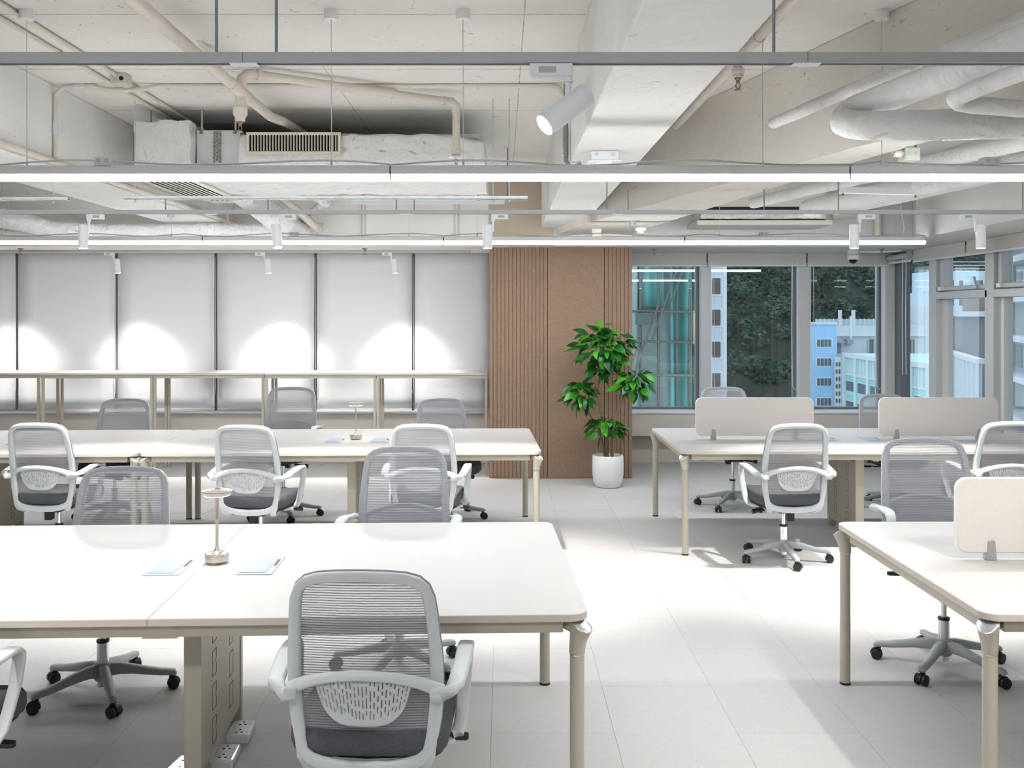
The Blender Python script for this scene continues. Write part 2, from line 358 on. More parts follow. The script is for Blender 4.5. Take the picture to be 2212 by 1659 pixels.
# windows with grey frames
def win_back(n, x0, x1, label, mull=MULL):
    w = thing('window_%d' % n, label, None, (0, 0, 0)); w['kind'] = 'structure'
    part('pane', MB().box(x0 + .02, x1 - .02, 11.262, 11.272, .60, 2.40), GLASS, w)
    part('frame', MB().box(x0, x0 + .028, 11.22, 11.30, .60, 2.40).box(x1 - .028, x1, 11.22, 11.30, .60, 2.40).box(x0, x1, 11.22, 11.30, .60, .635).box(x0, x1, 11.22, 11.30, 2.36, 2.40), MULLD, w)
    return w
win_back(1, 1.353, 2.267, 'clear window beside the brown column, green scaffold netting beyond')
win_back(2, 2.384, 3.387, 'clear middle far window with trees and an off-white block beyond')
win_back(3, 3.51, 4.37, 'clear far corner window looking onto the pale blue building')
struct(part('window_mullion', MB().box(2.267, 2.384, 11.08, 11.32, .60, 2.40), MULL, bevel=.004), 'grey mullion between the first and second far clear windows')
struct(part('window_mullion', MB().box(3.387, 3.51, 11.08, 11.32, .60, 2.40), MULL, bevel=.004), 'grey mullion between the second and third far clear windows')
struct(part('window_mullion', MB().box(4.37, 4.62, 11.10, 11.4, .60, 2.40), MULLL, bevel=.004), 'pale corner post where far and side windows meet')
seams = [-6.645, -5.514, -4.383, -3.252, -2.121, -1.010]
for k, x in enumerate(seams):
    x1 = seams[k + 1] if k < 5 else -.14
    win_back(4 + k, x + .03, x1 - .03, ('window behind the leftmost drawn blind', 'window behind the second drawn blind from the left', 'window behind the third drawn blind from the left', 'window behind the fourth drawn blind from the left', 'window behind the fifth drawn blind from the left', 'window behind the drawn blind next to the brown column')[k])
    if k: struct(part('window_mullion', MB().box(x - .07, x + .07, 11.10, 11.32, .60, 2.40), mat('mullion_blue_grey', (.20, .215, .225), .5), bevel=.003), 'dark mullion showing between drawn blinds, number %s seam from the left' % ('first', 'second', 'third', 'fourth', 'fifth')[k - 1])
# side windows along x = 4.45
ys = [11.00, 9.96, 8.79, 7.62, 6.45, 5.28, 4.11, 2.94]
names = ['side window in the corner with the pale green facade beyond', 'second side window from the corner, awning sash on top', 'third side window from the corner, at the right edge', 'fourth side window', 'fifth side window', 'sixth side window', 'seventh side window']
for k in range(7):
    a, b = ys[k + 1], ys[k]
    w = thing('window_%d' % (10 + k), names[k], None, (0, 0, 0)); w['kind'] = 'structure'
    X = 4.54
    if k == 0:
        part('pane', MB().box(X, X + .008, a + .16, b, .62, 2.40), GLASS, w)
        part('frame', MB().box(X - .06, X + .05, b - .06, b + .1, .62, 2.40).box(X - .02, X + .05, a + .16, b, .62, .66).box(X - .02, X + .05, a + .16, b, 2.33, 2.40), MULLD, w)
    else:
        part('pane', MB().box(X, X + .008, a + .16, b - .04, .62, 1.87), GLASS, w)
        part('transom', MB().box(4.44, 4.60, a + .12, b, 1.86, 1.93), MULL, w, bevel=.004)
        part('frame', MB().box(X - .03, X + .05, b - .05, b, .62, 1.87).box(X - .03, X + .05, a + .16, a + .19, .62, 1.87).box(X - .03, X + .05, a + .16, b, .62, .66), MULLL, w)
        sash = part('sash', MB().box(4.47, 4.58, a + .16, a + .215, 1.94, 2.36).box(4.47, 4.58, b - .075, b - .02, 1.94, 2.36).box(4.47, 4.58, a + .16, b - .02, 1.94, 1.985).box(4.47, 4.58, a + .16, b - .02, 2.30, 2.36), MULL, w, bevel=.008)
        part('pane', MB().box(X, X + .008, a + .2, b - .06, 1.97, 2.32), GLASS, sash)
        part('handle', MB().bar((4.46, a + .36, 1.955), (4.44, a + .36, 2.06), .016, .02, (0, 1, 0)).box(4.44, 4.47, a + .33, a + .39, 1.95, 1.97), GALV, sash)
        part('latch', MB().box(4.435, 4.47, b - .12, b - .06, 1.945, 1.985), WHITEP, sash)
    struct(part('window_mullion', MB().box(4.44, 4.62, a, a + .16, .60, 2.40), MULL, bevel=.004), 'grey side window mullion, %s from the corner' % ('first', 'second', 'third', 'fourth', 'fifth', 'sixth', 'seventh')[k])
part_ = struct(part('trim_4', MB().box(4.46, 4.60, 2, 11.1, 2.36, 2.42), MULLD), 'dark head frame over the side windows')

# blinds
ordn = ['leftmost drawn roller blind, half out of view above the bar tables', 'second drawn roller blind from the left', 'third drawn roller blind from the left', 'fourth drawn roller blind from the left', 'fifth drawn roller blind from the left', 'drawn roller blind next to the brown column']
for k, x in enumerate(seams):
    x1 = (seams[k + 1] if k < 5 else -.105)
    a, b = x + .017, x1 - .017
    t = thing('roller_blind', 'off-white ' + ordn[k], 'blind', (0, 11.04, .60), 0, 'drawn blinds on the far left wall')
    def bl(u, v, a=a, b=b):
        X = a + (b - a) * u; Z = 1.79 * v + .015
        return (X, .004 * math.sin(X * 3.1 + Z) + .003 * math.sin(Z * 4), Z)
    part('fabric', MB().grid(bl, 6, 12), BLIND, t, smooth=60, solid=.003)
    part('bottom_bar', MB().box(a, b, -.008, .008, .006, .034), mat('blind_bar', (.55, .56, .57), .4), t, bevel=.002)
    ch = b - .015
    part('pull_chain', MB().tube([(ch + .012, -.03, 1.75), (ch + .016, -.035, .9), (ch + .014, -.03, .25), (ch + .03, -.03, .21), (ch + .036, -.03, .25), (ch + .034, -.03, 1.0), (ch + .03, -.03, 1.75)], .0025, 5), WHITEP, t)
rb = [(1.36, 2.315, 'over the scaffold view window'), (2.335, 3.445, 'over the middle far window'), (3.465, 4.40, 'over the far corner window')]
for a, b, w in rb:
    t = thing('roller_blind', 'beige rolled-up blind ' + w, 'blind', (0, 11.03, 2.40), 0, 'raised blinds on the clear windows')
    part('fabric', MB().box(a, b, -.004, .004, -.135, -.002), BLINDR, t)
    part('roller', MB().tube([(a + .01, .045, -.05), (b - .01, .045, -.05)], .032, 14), BLINDR, t, smooth=40)
    part('bottom_bar', MB().box(a, b, -.01, .012, -.152, -.133), mat('blind_bar_pale', (.72, .71, .70), .4), t, bevel=.003)
    part('bracket', MB().box(a - .012, a - .002, -.01, .09, -.11, 0).box(b + .002, b + .012, -.01, .09, -.11, 0), CABLEG, t)
    if a > 2:
        part('pull_chain', MB().tube([(a + .03, -.02, -.1), (a + .025, -.025, -.9), (a + .03, -.02, -1.55), (a + .05, -.02, -1.6), (a + .07, -.02, -1.55), (a + .065, -.02, -.8), (a + .06, -.02, -.1)], .003, 5), WHITEP, t)
        part('pull_chain', MB().tube([(b - .16, -.02, -.1), (b - .17, -.025, -.9), (b - .16, -.02, -1.5), (b - .13, -.02, -1.55), (b - .10, -.02, -1.5), (b - .10, -.02, -.8), (b - .11, -.02, -.1)], .003, 5), WHITEP, t)
for a, b, w in [(9.25, 10.40, 'over the side windows next to the bare roller'), (8.05, 9.21, 'over the side windows at the right edge'), (6.8, 8.01, 'over the side windows out of view')]:
    t = thing('roller_blind', 'beige rolled-up blind ' + w, 'blind', (4.40, 0, 2.40), 0, 'raised blinds on the clear windows')
    part('fabric', MB().box(-.004, .004, a, b, -.125, -.002), BLINDR, t)
    part('roller', MB().tube([(.03, a + .01, -.05), (.03, b - .01, -.05)], .022, 14), BLINDR, t, smooth=40)
    part('bottom_bar', MB().box(-.012, .01, a, b, -.142, -.123), MATS['blind_bar_pale'], t, bevel=.003)
t = thing('roller_blind', 'bare white blind roller in the window corner with hanging bead chains', 'blind', (4.38, 0, 2.40), 0, 'raised blinds on the clear windows')
part('roller', MB().tube([(0, 10.46, -.06), (0, 11.0, -.06)], .03, 14), BLINDR, t, smooth=40)
part('bottom_bar', MB().box(-.012, .012, 10.44, 11.0, -.13, -.10), MATS['blind_bar_pale'], t, bevel=.003)
part('bracket', MB().box(-.04, .05, 10.42, 10.44, -.11, 0).box(-.04, .05, 11.02, 11.03, -.11, 0), GALV, t)
for q in (10.47, 10.56): part('pull_chain', MB().tube([(-.03, q, -.08), (-.035, q + .004, -.7), (-.03, q, -1.35)], .0035, 5), WHITEP, t)

# ------------------------------------------------------------------ linear pendant lights
def pendant(x0, Y, label, wires, group, boxes=(), z0=2.32, L=2.1135, top=CZ):
    t = thing('pendant_light', label, 'light', (x0, Y, z0), 0, group)
    part('housing', MB().prism([(-.030, .028), (.030, .028), (.030, .062), (.024, .068), (-.024, .068), (-.030, .062)], 0, L), LAMPW, t, rot=(R(90), 0, R(90)))
    df = part('diffuser', MB().prism([(-.029, .0275), (-.029, .010), (-.018, 0), (.018, 0), (.029, .010), (.029, .0275)], .004, L - .004), DIFF, t, rot=(R(90), 0, R(90)))
    dm = df.data; dm.materials.append(DIFFS)
    for p in dm.polygons:
        if abs(p.normal.x) > .95: p.material_index = 1
    part('end_cap', MB().prism([(-.030, .001), (.030, .001), (.030, .068), (-.030, .068)], 0, .0035).prism([(-.030, .001), (.030, .001), (.030, .068), (-.030, .068)], L - .0035, L), LAMPW, t, rot=(R(90), 0, R(90)))
    for wx, ct in wires:
        w = part('suspension_wire', MB().tube([(wx - x0, 0, .068), (wx - x0 - .002, 0, ct - z0 - .03)], .0022, 6), GALV, t)
        part('ferrule', MB().tube([(wx - x0, 0, .066), (wx - x0, 0, .09)], .006, 8), GALV, w, smooth=40)
        part('ceiling_cup', MB().lathe([(.031, -.045), (.033, -.043), (.033, 0)], 20, (wx - x0 - .002, 0, ct - z0)), WHITEP, t, smooth=40)
    for bx, s in boxes:
        b = part('wiring_box', MB().box(bx - x0 - .038, bx - x0 + .038, -.03, .03, .069, .069 + .038), JBOX, t, bevel=.003)
        part('knockout', MB().tube([(bx - x0 - .019, -.030, .088), (bx - x0 - .019, -.0315, .088)], .011, 14).tube([(bx - x0 + .019, -.030, .088), (bx - x0 + .019, -.0315, .088)], .011, 14), mat('knockout_grey', (.52, .54, .55), .5), b)
    n = 14; rnd = random.Random(int(x0 * 100) + int(Y))
    part('power_cable', MB().tube([(L * k / n, .015 * math.sin(k * 1.3), .074 + (.010 + .012 * math.sin(k * .9 + x0)) * (0 < k < n)) for k in range(n + 1)], .0045, 6), JBOX, t, smooth=40)
    return t
J = [-4.744, -2.629, -.514, 1.601, 3.716]
g1 = 'linear lights hung over the front desks'; g2 = 'linear lights hung along the far row'; g0 = 'added unseen linear lights overhead at the near end'
pendant(J[1], 4.5, 'white glowing linear pendant over the front left desk, left of the first joint', [(-2.20, CZ), (-.79, CZ)], g1, [(-1.84, 1)])
pendant(J[2], 4.5, 'white glowing linear pendant in the middle of the nearest lit row', [(-.18, CZ), (1.206, CZ)], g1)
pendant(J[3], 4.5, 'white glowing linear pendant over the front right desk in the nearest lit row', [(1.757, CZ), (3.3, CZ)], g1, [(2.255, 1)])
pendant(J[0], 8.55, 'white glowing linear pendant at the far left, beyond the near row', [(-2.91, 2.60), (-4.4, CZ)], g2)
pendant(J[1], 8.55, 'white glowing linear pendant, second from the left in the far row', [(-1.62, CZ), (-.82, CZ)], g2, [(-1.83, 1)])
pendant(J[2], 8.55, 'white glowing linear pendant in front of the brown column top', [(-.22, CZ), (1.15, 2.52)], g2)
pendant(J[3], 8.55, 'white glowing linear pendant ending short of the side windows in the far row', [(1.91, CZ), (3.45, CZ)], g2, [(2.30, 1)])
pendant(J[1], .45, 'added unseen linear pendant overhead at the near end, left one', [(J[1] + .4, CZ), (J[1] + 1.7, CZ)], g0)  # unseen pendant added as fill light for the nearest chair and track
pendant(J[2], .45, 'added unseen linear pendant overhead at the near end, right one', [(J[2] + .33, CZ), (J[2] + 1.72, 2.59 if .4 < J[2] + 1.72 < .8 else CZ)], g0)  # second unseen pendant, added for the same near-end fill
pendant(J[0], 4.5, 'white linear pendant of the nearest lit row beyond the left edge', [(-4.3, CZ), (-3.5, CZ)], g1)

# ------------------------------------------------------------------ lighting tracks and spots
def track(name_label, Y, z, x0, x1, rods, joints, group=None, top=CZ):
    t = thing('lighting_track', name_label, 'light track', (0, Y, z), 0, 'lighting tracks')
    w = .018
    part('rail', MB().prism([(-w, 0), (-w + .006, 0), (-w + .006, .004), (-.006, .004), (-.006, .016), (.006, .016), (.006, .004), (w - .006, .004), (w - .006, 0), (w, 0), (w, .026), (-w, .026)][::-1], x0, x1), TRACKM, t, rot=(R(90), 0, R(90)))
    part('conductor_slot', MB().box(x0 + .01, x1 - .01, -.0055, .0055, .006, .0155), mat('slot_dark', (.10, .105, .11), .5), t)
    for x, ct in rods:
        rd = part('threaded_rod', MB().tube([(x, 0, .0262), (x, 0, ct - z - .001)], .0042, 8), ROD, t, smooth=60)
    for x in joints:
        jn = part('connector', MB().box(x - .035, x + .035, -.0175, .0175, -.003, -.0004), WHITEP, t)
        part('joint_gap', MB().box(x - .0012, x + .0012, -.0186, -.0181, .0, .026), CABLEG, jn)
    return t
track('grey ceiling track crossing the top of the view with one tilted spotlight', 2.50, 2.345, -3.2, 3.2, [(-.735, CZ), (-.581, CZ), (.698, 2.59), (2.3, CZ)], [-.663, .780])
track('thin grey ceiling track across the room above the middle desks', 6.35, 2.358, -5.3, 4.0, [(-2.20, 2.455), (-1.53, 2.455), (-.692, 2.455), (-.575, 2.455), (.683, 2.59), (.822, 2.52), (1.71, 2.52), (2.195, CZ), (3.4, CZ)], [-1.9, -.63, .75, 2.0])
track('thin white track under the beam in front of the drawn blinds', 10.5, 2.374, -5.6, -.34, [], [-4.0, -1.9])

def spot(x, Y, z, d, label, group, aim_w, flip=False, size=R(78), blend=.55):
    t = thing('track_spotlight', label, 'spotlight', (x, Y, z), 0, group)
    s = -1 if flip else 1
    a0, a1 = sorted((-.012 * s, .098 * s))
    ad = part('adaptor', MB().box(a0, a1, -.0165, .0165, -.034, -.0005), LAMPW, t, bevel=.003)
    part('rating_label', MB().box(min(.03 * s, .075 * s), max(.03 * s, .075 * s), -.0170, -.0166, -.026, -.010), mat('label_grey', (.42, .43, .45), .5), ad)
    part('pivot', MB().tube([(0, 0, -.034), (0, 0, -.048)], .0135, 16), LAMPW, t, smooth=40)
    d = Vector(d).normalized()
    c = Vector((0, .0, -.105)) + Vector((-.012 * s, 0, 0))
    st = part('stem', MB().box(-.006, .006, -.006, .006, -.115, -.045), LAMPW, t, bevel=.001)
    a, b = c - d * .052, c + d * .098
    if abs(d.z) > .9: a, b = Vector((-.036 * s, 0, -.068)), Vector((-.036 * s, 0, -.068)) + d * .155
    ax = (b - a).normalized()
    part('barrel', MB().tube([a, a + ax * .002, b - ax * .002, b], [.028, .031, .031, .0295], 28), LAMPW, t, smooth=40)
    part('lens', MB().tube([b + ax * .0002, b + ax * .001], .0265, 24), LENS, t)
    ld = bpy.data.lights.new('spot_beam', 'SPOT'); ld.energy = aim_w; ld.spot_size = size; ld.spot_blend = blend; ld.shadow_soft_size = .03; ld.color = (1, .965, .92)
    lo = bpy.data.objects.new('spot_beam', ld); col.objects.link(lo); lo.parent = t; lo.location = b + ax * .012
    lo.rotation_euler = ax.to_track_quat('-Z', 'Y').to_euler()
    return t
spot(.168, 2.50, 2.345, (-.75, -.30, -.60), 'large white cylinder spotlight tilted left on the nearest track', None, SPOT_W * .35, True)
spot(2.0, 2.50, 2.345, (0, 0, -1), 'white spotlight on the nearest track beyond the right edge', None, SPOT_W * .55, False, R(125), .35)
spot(-2.0, 2.50, 2.345, (0, 0, -1), 'added unseen spotlight on the nearest track beyond the left edge', None, SPOT_W * .4, False, R(115), .4)  # unseen spotlight added for light on the left foreground
gm = 'cylinder spotlights on the middle track'
T2 = [(-2.70, (0, 0, -1), 'leftmost white spotlight on the middle track, pointing straight down', False),
      (-1.445, (.13, -.12, -1), 'white spotlight tilted to the right on the middle track, second from left', False),
      (-.06, (0, 0, -1), 'white spotlight on the middle track in front of the brown column', False),
      (2.335, (0, 0, -1), 'white spotlight on the middle track left of the dome camera', False),
      (3.09, (0, 0, -1), 'white spotlight on the middle track nearest the side windows', True)]
for x, d, l, fl_ in T2: spot(x, 6.35, 2.358, d, l, gm, SPOT_W, fl_)
spot(.9, 6.35, 2.358, (0, 0, -1), 'white spotlight of the middle track', gm, .001) if False else None
gb = 'cylinder spotlights washing the drawn blinds'
for x, l in [(-5.62, 'white blind-wash spotlight beyond the left edge'), (-4.20, 'leftmost white spotlight in front of the drawn blinds'), (-2.57, 'middle white spotlight in front of the drawn blinds'), (-1.20, 'white spotlight in front of the drawn blinds nearest the brown column')]:
    spot(x, 10.5, 2.374, (.05, .10, -1), l, gb, SPOT_W * .85, True, R(84), 1.0)

# galvanised strut above the middle track
def strut(x0, x1, Y, z, label, rods):
    t = thing('channel_strut', label, 'strut', (0, Y, z))
    part('channel', MB().box(x0, x1, -.02, .02, 0, .003).box(x0, x1, -.02, -.017, 0, .022).box(x0, x1, .017, .02, 0, .022), GALV, t)
    for x, ct in rods:
        r_ = part('hanger_rod', MB().tube([(x, 0, -.02), (x, 0, ct - z)], .0042, 8), GALV, t, smooth=60)
        part('nut', MB().tube([(x, 0, -.012), (x, 0, -.001)], .009, 6).tube([(x, 0, .004), (x, 0, .012)], .009, 6), GALV, r_)
strut(-2.465, .165, 6.35, 2.452, 'long galvanised strut hung under the ceiling duct', [(-2.56 + .0, CZ), (.045, CZ)] if False else [(-2.40, CZ), (.045, CZ), (-.06, CZ)])
strut(-4.6, -2.83, 6.35, 2.445, 'short bright galvanised strut at the left under the white beam', [(-2.93, 2.60), (-4.0, CZ)])

# ------------------------------------------------------------------ ducts, left bay
def crumple(mb, amp, sc, seed=0):
    mb.v = [tuple(Vector(p) + Vector(noise.noise_vector(Vector(p) * sc + Vector((seed, 0, 0)))) * amp + Vector(noise.noise_vector(Vector(p) * sc * 3)) * amp * .35) for p in mb.v]
    return mb
def gridbox(x0, x1, y0, y1, z0, z1, n=(10, 10, 6)):
    mb = MB()
    def L(a, b, t): return a + (b - a) * t
    mb.grid(lambda u, v: (L(x0, x1, u), y0, L(z0, z1, v)), n[0], n[2]); mb.grid(lambda u, v: (L(x1, x0, u), y1, L(z0, z1, v)), n[0], n[2])
    mb.grid(lambda u, v: (x0, L(y1, y0, u), L(z0, z1, v)), n[1], n[2]); mb.grid(lambda u, v: (x1, L(y0, y1, u), L(z0, z1, v)), n[1], n[2])
    mb.grid(lambda u, v: (L(x0, x1, u), L(y0, y1, v), z1), n[0], n[1]); mb.grid(lambda u, v: (L(x0, x1, u), L(y1, y0, v), z0), n[0], n[1])
    return mb
fc = thing('fan_coil_unit', 'white wrapped fan coil unit with cream supply grille under the left ceiling', 'air conditioner', (-1.3, 7.5, 2.70))
def loc(mb): mb.v = [(x + 1.3, y - 7.5, z - 2.70) for x, y, z in mb.v]; return mb
part('plenum', loc(crumple(gridbox(-2.475, -2.10, 6.55, 7.24, 2.70, 3.005, (22, 22, 18)), .015, 11)), INSUL, fc, smooth=70)
ret = part('return_box', loc(gridbox(-2.745, -2.10, 7.25, 8.72, 2.72, 2.99, (6, 8, 4))), INSUL, fc, smooth=50)
gr = part('return_grille', loc(MB().box(-2.745, -2.70, 7.25, 8.35, 2.70, 2.719).box(-2.34, -2.295, 7.25, 8.35, 2.70, 2.719).box(-2.70, -2.34, 7.25, 7.30, 2.70, 2.719).box(-2.70, -2.34, 8.30, 8.35, 2.70, 2.719)), GRILLE, fc, bevel=.003)
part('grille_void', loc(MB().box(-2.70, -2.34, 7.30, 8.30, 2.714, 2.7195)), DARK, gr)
for k in range(9):
    x = -2.69 + k * .0425
    part('louvre', loc(MB().bar((x, 7.30, 2.708), (x, 8.30, 2.708), .034, .004, (.25, 0, 1))), mat('louvre_white', (.78, .75, .68), .5), gr)
g2_ = part('access_grille', loc(MB().box(-2.60, -2.16, 8.42, 8.72, 2.70, 2.719)), GRILLE, fc, bevel=.003)
for k in range(8): part('grille_hole', loc(MB().box(-2.545 + k * .045, -2.52 + k * .045, 8.47, 8.50, 2.6988, 2.7)), DARK, g2_)
part('coil_casing', loc(MB().box(-2.095, -1.795, 6.66, 8.3, 2.735, 2.965)), GALVSHEET, fc, bevel=.004)
part('drain_pan', loc(MB().box(-2.11, -1.70, 6.62, 8.3, 2.70, 2.732)), INSUL, fc, bevel=.008)
hx = MB()
for c in range(3):
    for k in range(8):
        z = 2.755 + k * .0265 + (.013 if c % 2 else 0)
        hx.tube([(-1.972 + c * .02, 6.662, z - .009), (-1.976 + c * .02, 6.648, z - .005), (-1.966 + c * .02, 6.648, z + .008), (-1.970 + c * .02, 6.662, z + .011)], .006, 6)
part('coil_bends', loc(hx), mat('coil_copper_dull', (.42, .44, .38), .4, .5), fc, smooth=60)
for x in (-2.06, -1.83):
    part('hanger_rod', loc(MB().tube([(x, 6.67, 2.95), (x, 6.67, CZ - .001)], .006, 8)), PIPEP, fc, smooth=60)
    part('rod_nut', loc(MB().tube([(x, 6.652, 2.94), (x, 6.652, 2.962)], .011, 6)), mat('rust', (.30, .15, .06), .8), fc)
part('hanger_rod', loc(MB().tube([(-2.42, 6.7, 3.0), (-2.42, 6.7, CZ - .001)], .005, 8)), ROD, fc, smooth=60)
def ductf(u, v):
    """supply duct: rounded box section swept in x; u along, v around"""
    x = -1.79 + 1.665 * u; a = 2 * math.pi * v; e = .28
    ca, sa = math.cos(a), math.sin(a)
    tp = 1.0 if u < .78 else 1 - .38 * ((u - .78) / .22) ** 1.8
    yy = 7.42 + .80 * math.copysign(abs(ca) ** e, ca); zz = 2.70 + .125 + .128 * math.copysign(abs(sa) ** e, sa)
    if zz > 2.825: zz = 2.825 + (zz - 2.825) * tp
    yy = 7.42 + (yy - 7.42) * (1 if u < .9 else 1 - .06 * ((u - .9) / .1) ** 2)
    return (x, yy, zz)
md = MB(); rings = [[ductf(i / 40, j / 64) for j in range(64)] for i in range(41)]; md.sweep(None, rings)
part('supply_duct', loc(crumple(md, .014, 8, 3)), INSUL, fc, smooth=70)
sg = part('supply_grille', loc(MB().box(-1.735, -1.095, 6.585, 6.60, 2.79, 2.808).box(-1.735, -1.095, 6.585, 6.60, 2.918, 2.938).box(-1.735, -1.715, 6.585, 6.60, 2.808, 2.918).box(-1.115, -1.095, 6.585, 6.60, 2.808, 2.918)), GRILLE, fc, bevel=.002)
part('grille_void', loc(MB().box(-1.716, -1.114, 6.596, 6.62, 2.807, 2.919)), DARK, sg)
fin = loc(MB().box(-.0022, .0022, 6.586, 6.597, 2.808, 2.918)).v
for k in range(29):
    x = -1.70 + k * .0203
    part('grille_fin', loc(MB().box(x, x + .0065, 6.586, 6.597, 2.808, 2.918)), GRILLE, sg)
part('flange_strip', loc(MB().box(-1.30, .02, 8.36, 8.40, 2.655, 2.70)), WHITEP, fc)
for x in (.045, -.2): part('hanger_rod', loc(MB().tube([(x, 8.2, 2.66), (x, 8.2, CZ - .001)], .0055, 8)), ROD, fc, smooth=60)
part('foam_offcut', loc(MB().prism(rrect(.40, .16, .04, 4, -.36, 7.0), 2.955, 2.99)), mat('foam_offcut', (.62, .62, .60), .7), fc, bevel=.008)
# branch ducts behind the unit
d1 = thing('round_duct', 'wrapped round duct dropping behind the fan coil unit', 'duct', (-2.15, 9.0, 2.5))
part('wrap', crumple(MB().tube([Vector(p) - Vector((-2.15, 9.0, 2.5)) for p in [(-2.26, 8.30, 2.78), (-2.22, 8.65, 2.72), (-2.12, 9.1, 2.60), (-2.05, 9.4, 2.53), (-2.0, 9.6, 2.5)]], .115, 18), .004, 8), INSUL, d1, smooth=60)
d2 = thing('insulated_main', 'fat white insulated pipe running along the far left beam', 'pipe', (-4, 9.5, 2.5))
part('wrap', crumple(MB().tube([Vector((x, 9.45, z)) - Vector((-4, 9.5, 2.5)) for x, z in [(-6.9, 2.68), (-5.6, 2.68), (-5.0, 2.67), (-4.65, 2.60), (-4.35, 2.525), (-3.9, 2.51), (-3.3, 2.51), (-2.7, 2.51), (-2.25, 2.51), (-2.0, 2.50)]], [.10, .10, .10, .095, .085, .082, .08, .08, .08, .075], 18), .006, 5), INSUL, d2, smooth=60)
part('lower_pipe', MB().tube([Vector((-6.9, 9.6, 2.53)) - Vector((-4, 9.5, 2.5)), Vector((-3.9, 9.6, 2.46)) - Vector((-4, 9.5, 2.5))], .05, 14), INSUL, d2, smooth=60)
part('hanger', MB().tube([(1.33, 0, 0), (1.33, -.09, .25), (1.33, -.09, .6)], .008, 8), PIPEP, d2, smooth=60)
def pipe(label, pts, r, m=PIPEP, name='pipe', cat='pipe', seg=14, group=None):
    o = Vector(pts[0]); t = thing(name, label, cat, o, 0, group)
    part('run', MB().tube([Vector(p) - o for p in pts], r, seg), m, t, smooth=60); return t
pipe('white pipe slanting down to the right behind the left fan coil', [at(575, 402, 8.9), at(640, 452, 9.2), at(690, 497, 9.6)], .036)
pipe('white pipe with foil collar slanting above the middle track', [at(612, 396, 8.8), at(650, 404, 9.0), at(705, 440, 9.4)], .042, DUCTW)
pipe('white pipe slanting down to the left behind the middle track', [at(700, 436, 9.35), at(660, 468, 9.55), at(632, 500, 9.7)], .036)
pipe('short level white pipe at the far left beam behind the middle track', [at(618, 489, 9.75), at(698, 489, 9.75)], .036)
pipe('slim vertical painted conduit on the far beam left of the wire', [(-1.42, 9.925, 2.42), (-1.42, 9.925, 3.10)], .018, PVC)
pipe('slim vertical painted conduit on the far beam near the column', [(-.465, 9.925, 2.42), (-.465, 9.925, 3.10)], .018, PVC)
pipe('cream pipe along the lower edge of the left white beam', [(-2.72, 2.0, 2.63), (-2.72, 9.9, 2.63)], .022, PIPEP)

# ------------------------------------------------------------------ sprinkler pipes
def sprinkler_head(mb, p, s=1.0):
    x, y, z = p
    mb.lathe([(.018 * s, 0), (.018 * s, -.012 * s), (.010 * s, -.016 * s), (.010 * s, -.03 * s)], 12, p)
    mb.tube([(x - .007 * s, y, z - .03 * s), (x - .012 * s, y, z - .045 * s), (x, y, z - .062 * s)], .003 * s, 6).tube([(x + .007 * s, y, z - .03 * s), (x + .012 * s, y, z - .045 * s), (x, y, z - .062 * s)], .003 * s, 6)
    mb.lathe([(.017 * s, -.066 * s), (.017 * s, -.062 * s)], 12, p); return mb
sp = thing('sprinkler_pipe', 'tan sprinkler pipe running back over the left bay with a white branch', 'pipe', (-1.48, 5.49, 2.96))
def sl(p): return Vector(p) - Vector((-1.48, 5.49, 2.96))
part('main_run', MB().tube([sl((-1.48, -3.9, 2.98)), sl((-1.48, 5.0, 2.962)), sl((-1.48, 6.2, 2.965)), sl((-1.48, 6.6, 3.01)), sl((-1.48, 7.2, 3.05)), sl((-1.48, 9.9, 3.05))], .030, 18), PIPEP, sp, smooth=60)
part('tee', MB().tube([sl((-1.48, 5.30, 2.96)), sl((-1.48, 5.305, 2.96)), sl((-1.48, 5.67, 2.96)), sl((-1.48, 5.675, 2.96))], [.033, .037, .037, .033], 18), PIPEP, sp, smooth=40)
dr = part('drop', MB().lathe([(.030, .05), (.030, -.05), (.034, -.052), (.034, -.085), (.040, -.09), (.040, -.13), (.028, -.15), (.028, -.165), (.012, -.17)], 18, (0, 0, 0)), PIPEP, sp, smooth=40)
part('sprinkler_head', sprinkler_head(MB(), (0, 0, -.168), .9), mat('head_brass', (.30, .24, .18), .5, .5), dr, smooth=40)
part('riser', MB().tube([sl((-1.47, 5.48, 2.98)), sl((-1.465, 5.47, 3.03)), sl((-1.44, 5.48, 3.055)), sl((-1.40, 5.50, 3.062))], .030, 16), PIPEP, sp, smooth=60)
br = part('branch', MB().tube([sl((-1.41, 5.50, 3.062)), sl((-.36, 6.12, 3.045))], .025, 16), PIPEP, sp, smooth=60)
part('elbow', MB().tube([sl((-.37, 6.11, 3.045)), sl((-.32, 6.14, 3.042)), sl((-.295, 6.155, 3.02)), sl((-.292, 6.157, 2.98))], .030, 16), PIPEP, br, smooth=60)
part('collar', MB().tube([sl((-1.39, 5.512, 3.062)), sl((-1.37, 5.524, 3.062))], .031, 16), PIPEP, br, smooth=40)
part('drop', MB().lathe([(.024, 0), (.024, -.24), (.029, -.243), (.029, -.275), (.016, -.285), (.016, -.292)], 16, sl((-.292, 6.157, 2.99))), PIPEP, br, smooth=40)
part('escutcheon', MB().lathe([(.046, 0), (.046, -.003), (.012, -.012)], 20, sl((-.292, 6.157, 2.700))), mat('clear_cup', (.6, .66, .7), .2), br, smooth=40)
part('sprinkler_head', sprinkler_head(MB(), sl((-.292, 6.157, 2.705)), .8), mat('head_red', (.30, .10, .07), .4), br, smooth=40)
part('strap', MB().bar(sl((-1.56, 5.0, 3.109)), sl((-1.50, 5.35, 2.98)), .03, .003), PIPEP, sp)
